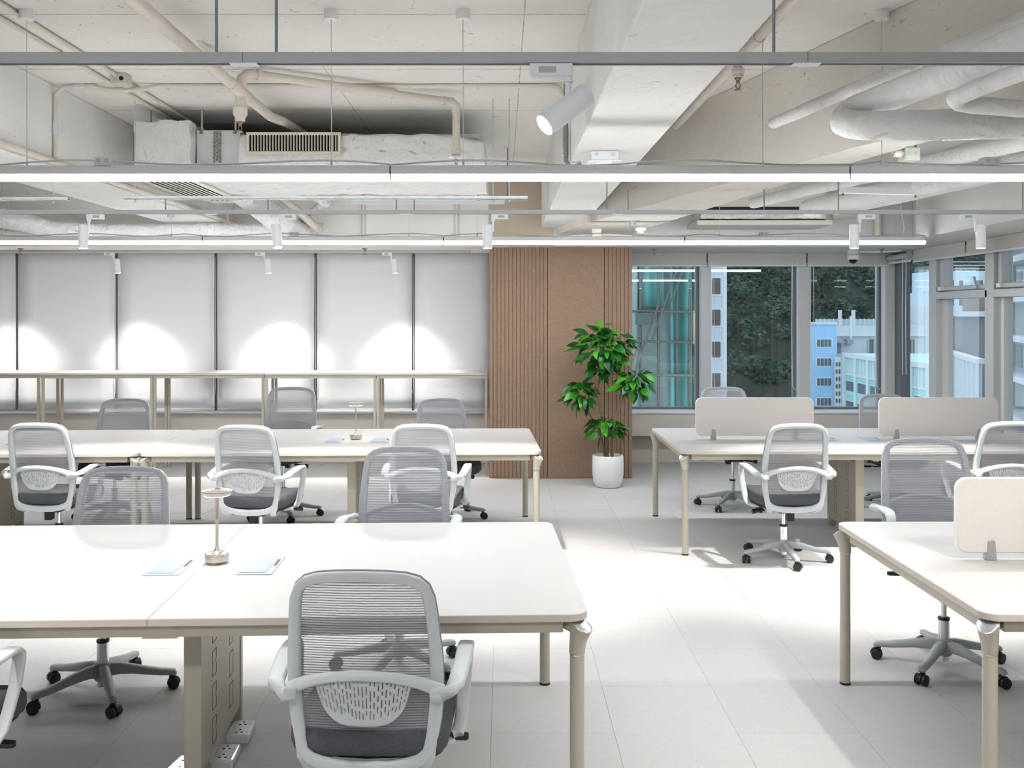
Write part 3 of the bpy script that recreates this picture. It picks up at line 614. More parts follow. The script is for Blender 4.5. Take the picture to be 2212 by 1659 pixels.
part('hanger', MB().tube([sl((-.66, 5.94, 3.108)), sl((-.655, 5.94, 3.085)), sl((-.66, 5.95, 3.03))], .007, 8).tube([sl((-.675, 5.935, 3.05)), sl((-.645, 5.953, 3.05))], .030, 14), PIPEP, br, smooth=50)
sp2 = thing('sprinkler_pipe', 'tan sprinkler pipe right of the broad white beam', 'pipe', (1.2, 4.95, 3.0))
part('main_run', MB().tube([(0, -8, 0), (0, 1.75, 0)], .026, 18), PIPEP, sp2, smooth=60)
part('coupling', MB().tube([(0, -.42, 0), (0, -.33, 0)], .030, 18), PIPEP, sp2, smooth=40)
dr = part('drop', MB().lathe([(.022, 0), (.022, -.045), (.034, -.047), (.034, -.07), (.028, -.075), (.028, -.09), (.014, -.095)], 16), PIPEP, sp2, smooth=40)
part('sprinkler_head', sprinkler_head(MB(), (0, 0, -.09), 1.0), MATS['head_brass'], dr, smooth=40)
for x, Y, w in [(-5.08, 10.25, 'at the far left beside the first spotlight'), (-1.45, 10.25, 'left of the blind-wash spotlight near the column'), (1.61, 10.3, 'right of the brown column top'), (4.02, 10.3, 'near the window corner')]:
    o = part('sprinkler', sprinkler_head(MB().lathe([(.03, 0), (.028, -.006), (.014, -.01)], 16), (0, 0, -.004), .95), MATS['head_brass'], None, 40, loc=(x, Y, 2.40))
    tag(o, 'small pendent sprinkler under the beam ' + w, 'sprinkler', 'sprinklers under the far beam')

# ------------------------------------------------------------------ conduits, boxes
cz = CZ - .014
pipe('cream conduit along the left ceiling ending at a greenish box', [(-2.25, -3.9, cz), (-2.25, 7.2, cz)], .0125, PVC, 'conduit', 'conduit', 10, 'conduits on the left ceiling')
pipe('cream conduit along the left ceiling, nearer the white beam', [(-2.36, -3.9, cz), (-2.36, 7.1, cz)], .0125, PVC, 'conduit', 'conduit', 10, 'conduits on the left ceiling')
t = thing('junction_box', 'greenish junction box on the left ceiling conduits', 'junction box', (-2.235, 5.70, CZ - .045))
part('body', MB().box(-.045, .045, -.05, .05, -.02, .045), JGREEN, t, bevel=.004)
part('knockout', MB().tube([(.02, -.0505, .01), (.02, -.052, .01)], .013, 14), DARK, t)
part('knockout', MB().tube([(-.015, -.0505, .01), (-.015, -.052, .01)], .013, 14), mat('knockout_green', (.44, .46, .4), .5), t)
t = pipe('cream conduit crossing the left ceiling and dropping down the beam face', [(-2.735, 5.95, 2.62), (-2.735, 5.95, 2.98), (-2.73, 5.945, 3.05), (-2.69, 5.94, 3.085), (-2.60, 5.94, cz), (-2.50, 5.93, cz), (-2.42, 5.92, 3.075), (-2.30, 5.92, 3.066), (-2.18, 5.92, 3.075), (-2.08, 5.93, cz), (-1.5, 5.93, cz), (-.6, 5.94, cz), (.28, 5.92, cz), (.345, 5.915, 3.085), (.375, 5.91, 3.04), (.378, 5.91, 2.98)], .014, PVC, 'conduit', 'conduit', 10)
for x in (-2.58, -1.75): part('coupling', MB().tube([(x - .03 + 2.735, -.012, cz - 2.62), (x + .03 + 2.735, -.012, cz - 2.62)], .0175, 12), mat('coupling_blue', (.60, .68, .72), .5), t, smooth=40)
part('coupling', MB().tube([(0, 0, .18), (0, 0, .25)], .0175, 12), MATS['coupling_blue'], t, smooth=40)
for x in (-2.05, -.15): part('saddle', MB().box(x + 2.735 - .008, x + 2.735 + .008, -.03, .01, cz - 2.62 - .02, cz - 2.62 + .013), PVC, t)
t = pipe('grey cable dropping down the broad beam face behind the tilted spotlight', [(.372, 5.70, 3.10), (.374, 5.70, 2.9), (.372, 5.72, 2.72), (.374, 5.70, 2.60), (.40, 5.68, 2.56), (.46, 5.66, 2.575)], .014, CABLEG, 'cable', 'cable', 8)
part('cable_plate', MB().box(-.02, .02, .02, .045, -.46, -.30), mat('plate_blue', (.55, .63, .66), .5), t)
t = thing('gas_detector', 'pale grey box with round sensor plate under the broad beam', 'detector', (.555, 5.30, 2.59))
part('body', MB().box(-.075, .075, -.04, .06, -.055, -.001), JBOX, t, bevel=.004)
part('knockout', MB().tube([(-.045, -.0405, -.02), (-.045, -.042, -.02)], .012, 14).tube([(.045, -.0405, -.02), (.045, -.042, -.02)], .012, 14), MATS['knockout_grey'], t)
part('cover_plate', MB().box(-.088, .088, -.06, .075, -.061, -.056), WHITEP, t, bevel=.002)
part('sensor', MB().lathe([(.05, 0), (.045, -.012), (.02, -.016)], 24, (0, 0, -.061)), WHITEP, t, smooth=40)
t = thing('smoke_detector', 'white round smoke detector under the slanting beam', 'detector', (1.31, 9.2, 2.52))
part('base', MB().lathe([(.055, 0), (.055, -.02), (.05, -.03)], 24), WHITEP, t, smooth=40)
part('chamber', MB().lathe([(.035, -.03), (.035, -.045), (.02, -.055)], 24), WHITEP, t, smooth=40)
t = thing('junction_box', 'cream junction box with conduit at the end of the slanting beam', 'junction box', (.90, 9.30, 2.44))
part('body', MB().box(-.045, .045, -.04, .04, 0, .085), PVC, t, bevel=.004)
part('conduit', MB().tube([(.045, 0, .03), (.37, -.03, .02)], .011, 10).tube([(.02, 0, .085), (.08, 0, .10), (.11, -.02, .15), (.06, -.05, .2)], .011, 10), PVC, t, smooth=50)
t = thing('dome_camera', 'white ceiling dome camera with black bubble in front of the corner window', 'security camera', (3.79, 10.5, 2.40))
part('mount_box', MB().lathe([(.062, 0), (.062, -.045), (.055, -.05)], 24), JBOX, t, smooth=40)
part('shell', MB().lathe([(.05, -.05), (.062, -.058), (.062, -.095), (.055, -.105)], 24), WHITEP, t, smooth=40)
part('bubble', MB().lathe([(.047, -.1), (.044, -.118), (.034, -.136), (.018, -.146), (.002, -.149)], 24), mat('black_gloss', (.01, .01, .012), .08), t, smooth=60)
part('cable', MB().tube([(.06, 0, -.02), (.3, 0, -.02), (.45, 0, -.012), (.5, -.05, -.004)], .011, 10), WHITEP, t, smooth=50)

# ------------------------------------------------------------------ insulated pipes, right bay
gp = 'white insulated pipes over the right bay'
def wrap(label, pts, r, m=DUCTW, amp=.004, caps_end=True, extra=None):
    o = Vector(pts[0]); t = thing('insulated_pipe', label, 'pipe', o, 0, gp)
    P = []
    for i in range(len(pts) - 1):
        a, b = Vector(pts[i]), Vector(pts[i + 1]); n = max(2, int((b - a).length / .06))
        P += [a.lerp(b, k / n) for k in range(n)]
    P.append(Vector(pts[-1])); n = len(P)
    P = [P[0]] + [(P[i - 1] + P[i] * 2 + P[i + 1]) / 4 for i in range(1, n - 1)] + [P[-1]]
    rr = [r] * n; dv = (P[-1] - P[-2]).normalized()
    for a_, b_ in ((.35, .93), (.62, .78), (.82, .5), (.92, .2)): P.append(P[n - 1] + dv * r * a_); rr.append(r * b_)
    part('wrap', crumple(MB().tube([p - o for p in P], rr, 20), amp, 9, r * 100), m, t, smooth=70)
    return t, P
wrap('slim white insulated pipe in front of the slanting beam, ending in a blunt tip', [(2.30, 2.0, 2.86), (1.878, 3.5, 2.77), (1.62, 4.2, 2.72), (1.37, 4.9, 2.668)], .030, INSUL, .004)
t, _ = wrap('thick white insulated pipe with rust stains, bending back on itself below the upper right corner', [(1.92, 2.0, 2.57), (1.80, 2.7, 2.58), (1.717, 3.2, 2.585), (1.62, 3.75, 2.592), (1.55, 4.20, 2.598), (1.51, 4.26, 2.58), (1.47, 4.20, 2.53), (1.49, 4.0, 2.475), (1.60, 3.84, 2.448), (1.9, 3.76, 2.44), (3.0, 3.76, 2.44)], .060, DUCTW, .004)
part('sleeve', crumple(MB().tube([Vector(p) - Vector((1.92, 2.0, 2.57)) for p in [(1.92, 2.0, 2.57), (1.80, 2.7, 2.58), (1.717, 3.2, 2.585), (1.68, 3.42, 2.588)]], [.074, .074, .074, .066], 20), .004, 9), DUCTW, t, smooth=70)
part('torn_patch', MB().bar((-.455, 2.20, -.048), (-.425, 2.13, -.044), .03, .002, (0, -.6, 1)), mat('torn_wrap', (.62, .42, .27), .9), t)
wrap('white insulated pipe elbow at the right edge under the rust-stained pipe', [(1.80, 2.2, 2.49), (1.664, 3.05, 2.477), (1.59, 3.38, 2.465), (1.62, 3.50, 2.462), (1.825, 3.44, 2.43), (2.6, 3.3, 2.40)], .031, DUCTW, .003)
wrap('long white insulated pipe below the soffit edge, ending ragged beyond the near lights', [(3.2, 3.2, 2.60), (2.73, 5.08, 2.605), (2.25, 6.95, 2.61), (2.03, 7.85, 2.605)], .046, DUCTW, .003)
wrap('thick white insulated pipe with ribbed end beside the ragged one', [(3.69, 3.6, 2.60), (3.27, 5.2, 2.60), (2.9, 6.7, 2.60), (2.55, 8.1, 2.59)], .075, DUCTW, .005)
wrap('white insulated pipe nearest the side windows over the far desks', [(3.70, 5.3, 2.70), (3.50, 6.2, 2.68), (3.1, 7.6, 2.63), (2.85, 8.3, 2.61)], .06, DUCTW, .004)
t = thing('cable_trunking', 'white cable trunking with wire clamp at the right edge', 'trunking', (1.87, 4.12, 2.465))
part('channel', MB().bar((.0, 0, 0), (.6, -.12, .0), .05, .045), WHITEP, t, bevel=.003)
part('clamp', MB().tube([(.16, -.06, .05), (.16, -.06, .0), (.17, -.06, -.03), (.20, -.06, -.03), (.21, -.06, .0), (.21, -.06, .05)], .005, 6).tube([(.185, -.035, .02), (.185, -.035, .054)], .007, 8), GALV, t, smooth=50)
t = thing('junction_box', 'grey-green junction box with open spout below the right soffit gap', 'junction box', (2.02, 4.92, 2.51))
part('body', MB().box(0, .075, -.05, .05, -.035, .03), JGREEN, t, bevel=.004)
part('spout', MB().tube([(.0, -.02, 0), (-.055, -.03, .005)], .018, 14, caps=False), PVC, t, smooth=50, solid=.003)
part('knockout', MB().tube([(.02, -.0505, 0), (.02, -.052, 0)], .010, 14).tube([(.053, -.0505, 0), (.053, -.052, 0)], .010, 14), MATS['knockout_green'], t)
t = thing('pipe_bracket', 'rusty white angle bracket carrying the long pipes', 'bracket', (2.55, 6.7, 2.535))
part('angle', MB().bar((-.25, -.05, 0), (.35, .05, 0), .04, .006).bar((-.25, -.07, .02), (.35, .03, .02), .006, .04), WHITEP, t)
part('rod', MB().tube([(-.22, -.05, -.02), (-.22, -.05, .57)], .007, 8).tube([(.32, .05, -.02), (.32, .05, .57)], .007, 8), MATS['rust'], t, smooth=50)
t = thing('fan_coil_unit', 'foil-lined fan coil tray hung at the far right beam', 'air conditioner', (2.5, 9.4, 2.56))
part('tray', MB().box(-.66, .62, -.22, .30, -.01, .035), mat('tray_cream', (.50, .48, .43), .6), t, bevel=.004)
part('foil_body', crumple(gridbox(-.62, .58, -.18, .28, .05, .12, (16, 6, 4)), .008, 9), FOIL, t, smooth=60)
part('casing', MB().box(-.60, .58, -.16, .28, .14, .50), mat('casing_pale', (.62, .60, .54), .6), t, bevel=.004)
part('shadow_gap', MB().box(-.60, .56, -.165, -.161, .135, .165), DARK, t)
t = pipe('cream drain pipe with elbow in front of the far right beam', [(3.35, 9.86, 2.70), (3.74, 9.86, 2.745), (3.79, 9.86, 2.74), (3.81, 9.86, 2.70), (3.81, 9.86, 2.42)], .034, PVC)
t = pipe('thin looped white cable hanging by the far right drain pipe', [(3.88, 9.5, 3.0), (3.90, 9.5, 2.7), (3.93, 9.5, 2.55), (3.90, 9.5, 2.45), (3.84, 9.5, 2.42)], .006, WHITEP, 'cable', 'cable', 6)

# ------------------------------------------------------------------ bench desks
DW, DD, DH, DT = 2.8, 1.4, .74, .025
def half_top(sgn):
    P = []; r = .06
    x1 = sgn * DW / 2; x0 = sgn * .0003
    def arc(cx, cy, a0):
        return [(cx + r * math.cos(R(a0 + 90 * k / 8)), cy + r * math.sin(R(a0 + 90 * k / 8))) for k in range(9)]
    if sgn > 0: P = [(x0, -DD / 2)] + arc(x1 - r, -DD / 2 + r, 270) + arc(x1 - r, DD / 2 - r, 0) + [(x0, DD / 2)]
    else: P = [(x0, DD / 2)] + arc(x1 + r, DD / 2 - r, 90) + arc(x1 + r, -DD / 2 + r, 180) + [(x0, -DD / 2)]
    return P
def slab(P, z0, z1):
    mb = MB().prism(P, z0, z1); me = mb.mesh('desk_top', DESK); me.materials.append(EDGE)
    for p in me.polygons:
        if abs(p.normal.z) < .5: p.material_index = 1; p.use_smooth = False
    return me
TOPS = [slab(half_top(s), DH - DT, DH) for s in (-1, 1)]
LEGT = MB().tube([(0, 0, .008), (0, 0, .615)], .0235, 24).mesh('leg', CHAMP, 40)
FOOT = MB().lathe([(.0245, 0), (.0245, .010)], 20).mesh('foot', BLACKP, 40)
def cut(x, r, ox): return .709 - .62 * max(0, x - ox + .012)
def head_mesh():
    mb = MB(); rings = []
    for z, r, ox in [(.604, .0242, 0), (.608, .0262, 0), (.630, .0272, .002), (.650, .0295, .006)]:
        rings.append([(ox + r * math.cos(2 * math.pi * k / 28), r * .95 * math.sin(2 * math.pi * k / 28), z) for k in range(28)])
    for f, r, ox in ((.55, .033, .012), (1.0, .0365, .018)):
        rings.append([(ox + r * math.cos(2 * math.pi * k / 28), r * .95 * math.sin(2 * math.pi * k / 28), .650 + f * (cut(ox + r * math.cos(2 * math.pi * k / 28), r, ox) - .650)) for k in range(28)])
    mb.sweep(None, rings); mb.bar((-.005, 0, .688), (-.075, 0, .698), .036, .030); return mb.mesh('leg_head', CHAMP, 50)
HEAD = head_mesh()
def cap_mesh():
    r, ox = .0355, .018
    ring = [(ox + r * math.cos(2 * math.pi * k / 28), r * .95 * math.sin(2 * math.pi * k / 28), cut(ox + r * math.cos(2 * math.pi * k / 28), r, ox) + .0015) for k in range(28)]
    lo = [(p[0], p[1], p[2] - .004) for p in ring]
    mid = [(ox + (p[0] - ox) * .86, p[1] * .86, cut(ox + (p[0] - ox) * .86, r, ox) + .004) for p in ring]
    top = [(ox + (p[0] - ox) * .3, p[1] * .3, cut(ox + (p[0] - ox) * .3, r, ox) + .0055) for p in ring]
    return MB().sweep(None, [lo, ring, mid, top]).mesh('head_cap', CAST, 60)
CAPM = cap_mesh()
RING_ = MB().tube([(0, 0, .600), (0, 0, .6045)], .0246, 24).mesh('collar_ring', CAST, 40)
RAILF = MB().box(-1.32, 1.32, -.018, .018, .672, .7145).mesh('front_rail', CHAMP)
RAILE = MB().box(-.018, .018, -.60, .60, .665, .7145).mesh('end_rail', CHAMP)
SLEEVE = MB().box(-.055, .055, -.0205, .0205, .668, .7140).mesh('rail_sleeve', CHAMP)
POST = MB().box(-.031, .031, -.018, .018, 0.006, .6562).mesh('post', CHAMP)
PANEL = MB().box(-.028, -.0255, -.282, .282, .07, .60).box(.0255, .028, -.282, .282, .07, .60).box(-.0255, .0255, -.282, .282, .07, .074).mesh('cable_box', CHAMPD)
def knock():
    mb = MB(); w, h, t = .056, .092, .0022
    def seg(a, b): mb.bar((.0284, a[0], a[1]), (.0284, b[0], b[1]), .0008, t, (0, -(b[1] - a[1]), b[0] - a[0]))
    q = [(-w / 2, -h / 2), (w / 2, -h / 2), (w / 2, -.012), (w / 2 - .006, -.008), (w / 2 - .006, .008), (w / 2, .012), (w / 2, h / 2), (-w / 2, h / 2), (-w / 2, .012), (-w / 2 + .006, .008), (-w / 2 + .006, -.008), (-w / 2, -.012), (-w / 2, -h / 2)]
    for a, b in zip(q, q[1:]): seg(a, b)
    return mb.mesh('knock_out', SLOT)
KNOCK = knock()
LIDF = MB().prism(rrect(.135, .27, .008, 3), 0, .003).mesh('lid_frame', mat('lid_aluminium', (.52, .58, .64), .3, .4))
LIDP = MB().box(-.05, .05, -.115, .115, .003, .0045).mesh('lid', mat('lid_plate', (.37, .435, .515), .35, .1))
LIDS = MB().box(-.006, .006, -.02, .08, .0031, .0034).mesh('cable_slot', mat('lid_slot', (.10, .11, .12), .6))
def desk(label, cx, cy, rz, off=0.0):
    t = thing('bench_desk', label, 'desk', (cx, cy, 0), rz, 'champagne-legged bench desks')
    for me in TOPS: place('desk_top', me, t, bevel=.003)
    for sx in (-1, 1):
        for sy in (-1, 1):
            p = (sx * (DW / 2 - .035), sy * (DD / 2 - .035), 0); a = math.atan2(sy, sx)
            l = place('leg', LEGT, t, p, (0, 0, a)); place('foot', FOOT, l); h = place('leg_head', HEAD, l); place('collar_ring', RING_, l)
            place('head_cap', CAPM, l)
    for sy in (-1, 1):
        rl = place('front_rail', RAILF, t, (0, sy * (DD / 2 - .05), 0), bevel=.002)
        place('rail_sleeve', SLEEVE, rl, (.03, 0, 0))
    for sx in (-1, 1): place('end_rail', RAILE, t, (sx * (DW / 2 - .05), 0, 0), bevel=.002)
    place('cross_beam', MB().box(-.02, .02, -.63, .63, .656, .714).mesh('cross_beam', CHAMP), t)
    for sy in (-1, 1): place('post', POST, t, (off, sy * .30, 0), bevel=.002)
    pb = place('cable_box', PANEL, t, (off, 0, 0))
    for sy in (-.13, .13):
        for k in range(4):
            for s in (0, math.pi): place('knock_out', KNOCK, pb, (0, sy, .15 + k * .125 + (.03 if sy > 0 else 0)), (0, 0, s))
    if True:
        for x in (-.155 + off, .185 + off):
            lf = place('lid_frame', LIDF, t, (x, -.05, DH)); place('lid', LIDP, lf, (-.008, 0, 0)); place('cable_slot', LIDS, lf, (.055, 0, 0))
    return t
A1, A2 = R(2.0), R(2.0)
def desk_r(label, xr, yr, ang, **k):      # placed by its right end centre
    return desk(label, xr - math.cos(ang) * DW / 2, yr - math.sin(ang) * DW / 2, ang, **k)
D1 = desk_r('long pale bench desk in the left foreground with a silver lamp and two power lids', .254, 3.815, A1, off=.035)
D2 = desk_r('long pale bench desk in the middle row ending in front of the brown column', .252, 7.53, A2, off=.025)
x2 = .252 - math.cos(A2) * (DW + .004); y2 = 7.53 - math.sin(A2) * (DW + .004)
D3 = desk_r('pale bench desk at the far left of the middle row, cut by the left edge', x2, y2, A2, off=.14)
D4 = desk('pale bench desk with two cream screens in front of the clear windows', 2.66, 7.55, 0)
D5 = desk('pale bench desk in the right foreground with one cream screen', 2.945, 3.815, 0)

def screen(label, x0, y, w, clamps):
    t = thing('desk_screen', label, 'desk screen', (x0, y, DH), 0, 'cream desk screens')
    me = MB().prism([(a, b) for a, b in rrect(w, .29, .045, 8, w / 2, .175)], -.0125, .0125)
    part('panel', me, SCREEN, t, rot=(R(90), 0, 0), bevel=.003)
    P = [(a, 0, b) for a, b in rrect(w, .29, .045, 8, w / 2, .175)]
    part('edge_trim', MB().ribbon(P, .020, .006, lambda i: (0, 1, 0), closed=True), SCREENE, t, smooth=60)
    for c in clamps:
        cl = part('clamp', MB().prism([(-.020, 0), (.020, 0), (.014, .072), (.010, .078), (-.010, .078), (-.014, .072)], -.019, .019), CLAMPG, t, rot=(R(90), 0, 0), bevel=.003, loc=(c, 0, 0))
        part('screw', MB().tube([(0, .02, .0192), (0, .02, .0215)], .004, 10), CHROME, cl)
screen('cream desk screen left of the white chair in front of the clear windows', 1.493, 7.50, .905, (.135, .77))
screen('cream desk screen at the right in front of the side windows', 2.905, 7.50, .912, (.135, .77))
screen('cream desk screen in the right foreground, cut by the right edge', 1.778, 3.815, .91, (.135, .77))

def table_lamp(label, x, y):
    t = thing('table_lamp', label, 'lamp', (x, y, DH), 0, 'silver table lamps')
    part('base', MB().lathe([(.036, 0), (.038, .008), (.045, .010), (.0455, .014), (.0455, .038), (.043, .0405), (.020, .041), (.012, .046), (.0065, .060), (.0055, .064)], 40), SATIN, t, smooth=35)
    part('stem', MB().lathe([(.0055, .062), (.0058, .165), (.0065, .168), (.0060, .172), (.0065, .205), (.0085, .25), (.0095, .262)], 20), SATIN, t, smooth=40)
    sh = part('shade', MB().lathe([(.050, .262), (.053, .268), (.059, .276), (.059, .279), (.040, .284), (.022, .286), (.020, .283), (.004, .282)], 40), SATIN, t, smooth=35)
    part('light_ring', MB().lathe([(.048, .2605), (.050, .2618), (.0495, .2622), (.012, .2622)], 40), RING, sh, smooth=40)
    ld = bpy.data.lights.new('lamp_glow', 'SPOT'); ld.energy = 3.0; ld.spot_size = R(140); ld.spot_blend = 1; ld.shadow_soft_size = .05; ld.color = (1, .92, .82)
    lo = bpy.data.objects.new('lamp_glow', ld); col.objects.link(lo); lo.parent = t; lo.location = (0, 0, .259)
table_lamp('silver mushroom table lamp on the left foreground desk between two power lids', -1.105, 3.765)
table_lamp('silver mushroom table lamp on the middle row desk', -1.13, 7.50)

# floor sockets beside the front desk's cable box
def socket(label, x, y, rz):
    t = thing('socket_block', label, 'socket', (x, y, 0), rz, 'white twin sockets on the floor by the desk post')
    part('body', MB().prism(rrect(.088, .150, .012, 4), 0, .036), mat('gloss_white', (.82, .82, .82), .08, coat=.5), t, bevel=.007)
    for s in (-1, 1):
        h = MB()
        for dx, dy, a, b in ((0, .016, .007, .010), (-.011, -.008, .010, .006), (.011, -.008, .010, .006)):
            h.box(dx - a / 2, dx + a / 2, s * .036 + dy - b / 2, s * .036 + dy + b / 2, .0361, .0366)
        part('pin_holes', h, DARK, t)
        part('switch', MB().box(.026, .036, s * .036 - .006, s * .036 + .006, .036, .0385), WHITEP, t, bevel=.001)
socket('white twin socket block on the floor, nearer one right of the desk post', -1.055, 3.70, R(3))
socket('white twin socket block on the floor behind the nearer one', -1.052, 3.92, R(3))
socket('white twin socket block on the floor left of the desk post', -1.185, 3.60, R(-8))

# ------------------------------------------------------------------ bar tables
def bar_table(label, xr, yr, ang, w=2.37):
    t = thing('bar_table', label, 'table', (xr - math.cos(ang) * w / 2, yr - math.sin(ang) * w / 2, 0), ang, 'bar tables along the blinds')
    d = .52; h = 1.08
    part('table_top', MB().box(-w / 2, w / 2, -d / 2, d / 2, h - .025, h), DESK, t, bevel=.003)
    s = .028
    for x in (-w / 2 + s / 2 + .002, -.017, .017, w / 2 - s / 2 - .002):
        for y in (-d / 2 + s, d / 2 - s):
            part('leg', MB().box(x - s / 2, x + s / 2, y - s / 2, y + s / 2, 0, h - .0255), CHAMP, t, bevel=.002)
    for y in (-d / 2 + s, d / 2 - s):
        part('rail', MB().box(-w / 2 + s, -.032, y - s / 2, y + s / 2, h - .058, h - .0255), CHAMP, t)
        part('rail', MB().box(.032, w / 2 - s, y - s / 2, y + s / 2, h - .058, h - .0255), CHAMP, t)
    for x in (-w / 2 + s / 2 + .002, -.017, .017, w / 2 - s / 2 - .002):
        part('side_rail', MB().box(x - s / 2, x + s / 2, -d / 2 + s * 1.5, d / 2 - s * 1.5, h - .058, h - .0255), CHAMP, t)
bar_table('tall narrow bar table along the blinds, next to the brown column', -.16, 10.62, R(.8))
bar_table('tall narrow bar table in the middle of the row along the blinds', -2.545, 10.63, R(.8))
bar_table('tall narrow bar table at the left edge along the blinds', -4.95, 10.64, R(.8))

# ------------------------------------------------------------------ task chairs
def by(x, z):   # y of the back surface
    return -.225 - .13 * (z - .42) + .022 * math.sin(math.pi * min(1, max(0, (z - .40) / .50))) + .40 * x * x
HALF = [(0, .960), (.07, .958), (.120, .953), (.152, .943), (.172, .924), (.182, .892), (.188, .845), (.193, .78), (.197, .72), (.199, .65), (.198, .59), (.193, .53), (.185, .475), (.174, .434), (.155, .410), (.120, .396), (.07, .387), (0, .384)]
HALF = [(x * 1.045, z) for x, z in HALF]
loop = [(x, z) for x, z in HALF] + [(-x, z) for x, z in HALF[-2:0:-1]]
wid = []
for x, z in loop: wid.append(.030 if z > .9 else (.034 if z > .43 else .040) if z < .5 or z > .75 else .038)
CH = {}
CH['back_frame'] = MB().ribbon([(x, by(x, z), z) for x, z in loop], wid, .026, lambda i: Vector((loop[i][0], 0, (loop[i][1] - .68) * .9)), closed=True).mesh('back_frame', CHFRAME, 60)
def hw(z):   # outer half width of the frame at height z
    pts = [(z_, x_) for x_, z_ in HALF]
    for (za, xa), (zb, xb) in zip(pts, pts[1:]):
        if zb <= z <= za: return xa + (xb - xa) * (za - z) / (za - zb + 1e-9) + .013
    return .10
def sheet(u, v):
    z = .392 + (.968 - .392) * v; s = u * 2 - 1
    w = hw(min(max(z, .3845), .9595)); 
    if z > .960: w = .08
    x = s * w; e = max(0, abs(s) - .93) / .07; e2 = max(0, v - .97) / .03
    return (x, by(x, z) + .0165 + .004 * (1 - s * s) - .024 * max(e, e2) ** 2, z)
CH['mesh_back'] = MB().grid(sheet, 20, 36).mesh('mesh_back', MESHF, 60)
CH['mesh_border'] = MB().ribbon([(x * 1.006, by(x, z) + .0150, z + (.002 if z > .9 else 0)) for x, z in loop], [w + .002 for w in wid], .005, lambda i: Vector((loop[i][0], 0, (loop[i][1] - .68) * .9)), closed=True).mesh('mesh_border', mat('mesh_border_knit', (.35, .355, .375), .9, var=(300, .2)), 60)
arc = [(-.222 + .444 * k / 16) for k in range(17)]
def arcz(x): return .676 - .046 * (x / .213) ** 2 - .010 * (x / .213) ** 6
def arcy(x): return by(x, .65) - .018 - .034 * (1 - (x / .213) ** 2)
CH['lumbar_arc'] = MB().ribbon([(x, arcy(x), arcz(x)) for x in arc], [.028 + .014 * abs(x / .213) ** 3 for x in arc], .022, lambda i: (0, .35, 1)).mesh('lumbar_arc', CHFRAME, 60)
def lumbar():
    mb = MB(); cols = []; n = 23; sw, gw = .0090, .0036; tot = n * gw + (n + 1) * sw; x = 0
    for k in range(n): cols.append((x, x + sw, False)); x += sw; cols.append((x, x + gw, True)); x += gw
    cols.append((x, x + sw, False)); xs = [c[0] for c in cols] + [tot]; rows = 22
    rn = random.Random(3); pat = []
    for k in range(n):
        p = [False] * rows; r0 = rn.choice([2, 2, 3]) ; edge = int(abs(k - n // 2) * .55)
        r_ = rn.choice([-1, 0, 0]) ; j = max(0, r_)
        while j < rows - 4 - edge // 2:
            ln = rn.choice([2, 3, 4, 5]);
            for q in range(j, min(rows - 3 - edge // 2, j + ln)): p[q] = True
            j += ln + rn.choice([1, 2])
        pat.append(p)
    vid = {}
    def P(i, j):
        if (i, j) in vid: return vid[(i, j)]
        s = (xs[i] / tot) * 2 - 1; v = j / rows
        w = .142 - .026 * v - .006 * max(0, (v - .72) / .28) ** 2
        xx = s * w; zt = arcz(xx) - .008; zb = .518 + .042 * abs(s) ** 4
        z = zt + (zb - zt) * v
        y = by(xx, z) - .012 - .030 * (1 - (xx / .2) ** 2) * (1 - .55 * v)
        mb.v.append((xx, y, z)); vid[(i, j)] = len(mb.v) - 1; return vid[(i, j)]
    for i, c in enumerate(cols):
        for j in range(rows):
            if c[2] and pat[i // 2][j]: continue
            mb.f.append((P(i, j), P(i, j + 1), P(i + 1, j + 1), P(i + 1, j)))
    return mb.mesh('lumbar_pad', CHFRAME, 60)
CH['lumbar_pad'] = lumbar()
def sider(s):
    p = [(s * .203, by(.203, .53) + .003, .535), (s * .195, by(.195, .48), .48), (s * .183, by(.183, .42), .42), (s * .167, by(.167, .385) + .005, .385), (s * .160, -.17, .368), (s * .150, -.11, .366), (s * .14, -.03, .376)]
    return MB().ribbon(p, [.016, .030, .040, .042, .040, .036, .03], [.010, .020, .024, .024, .024, .024, .024], lambda i: Vector((1, 0, .15 * s))).mesh('back_support', CHFRAME, 60)
CH['sup_l'], CH['sup_r'] = sider(-1), sider(1)
def arm(s):
    p = [(.200, -.250, .626), (.226, -.264, .628), (.250, -.248, .634), (.264, -.208, .643), (.270, -.14, .655), (.275, -.06, .668), (.275, .02, .672), (.275, .062, .668), (.2745, .082, .652), (.2735, .086, .625), (.270, .074, .56), (.264, .050, .48), (.258, .025, .42), (.250, .0, .396), (.235, -.03, .386), (.205, -.05, .384), (.15, -.06, .384)]
    w = [.034, .040, .046, .050, .052, .054, .054, .050, .046, .042, .040, .040, .040, .042, .042, .042, .04]
    th = [.034, .036, .034, .028, .024, .022, .020, .020, .020, .020, .018, .018, .018, .018, .018, .016, .016]
    def sv(i):
        if i < 3: return Vector((0, .2, 1)) if i < 2 else Vector((.55 * s, 0, .8))
        if i < 9: return Vector((1, 0, 0))
        if i < 13: return Vector((.55 * s * 0, 1, .25))
        return Vector((0, 1, 0))
    def sv2(i):
        return Vector((1, 0, 0)) if i >= 3 and i < 14 else (Vector((0, 0, 1)) if i < 2 else Vector((.7, 0, .5 * s)) if i == 2 else Vector((0, 1, 0)))
    return MB().ribbon([(s * a, b, c - .012 * (c > .5)) for a, b, c in p], w, th, sv2).mesh('armrest', CHFRAME, 60)
CH['arm_l'], CH['arm_r'] = arm(-1), arm(1)
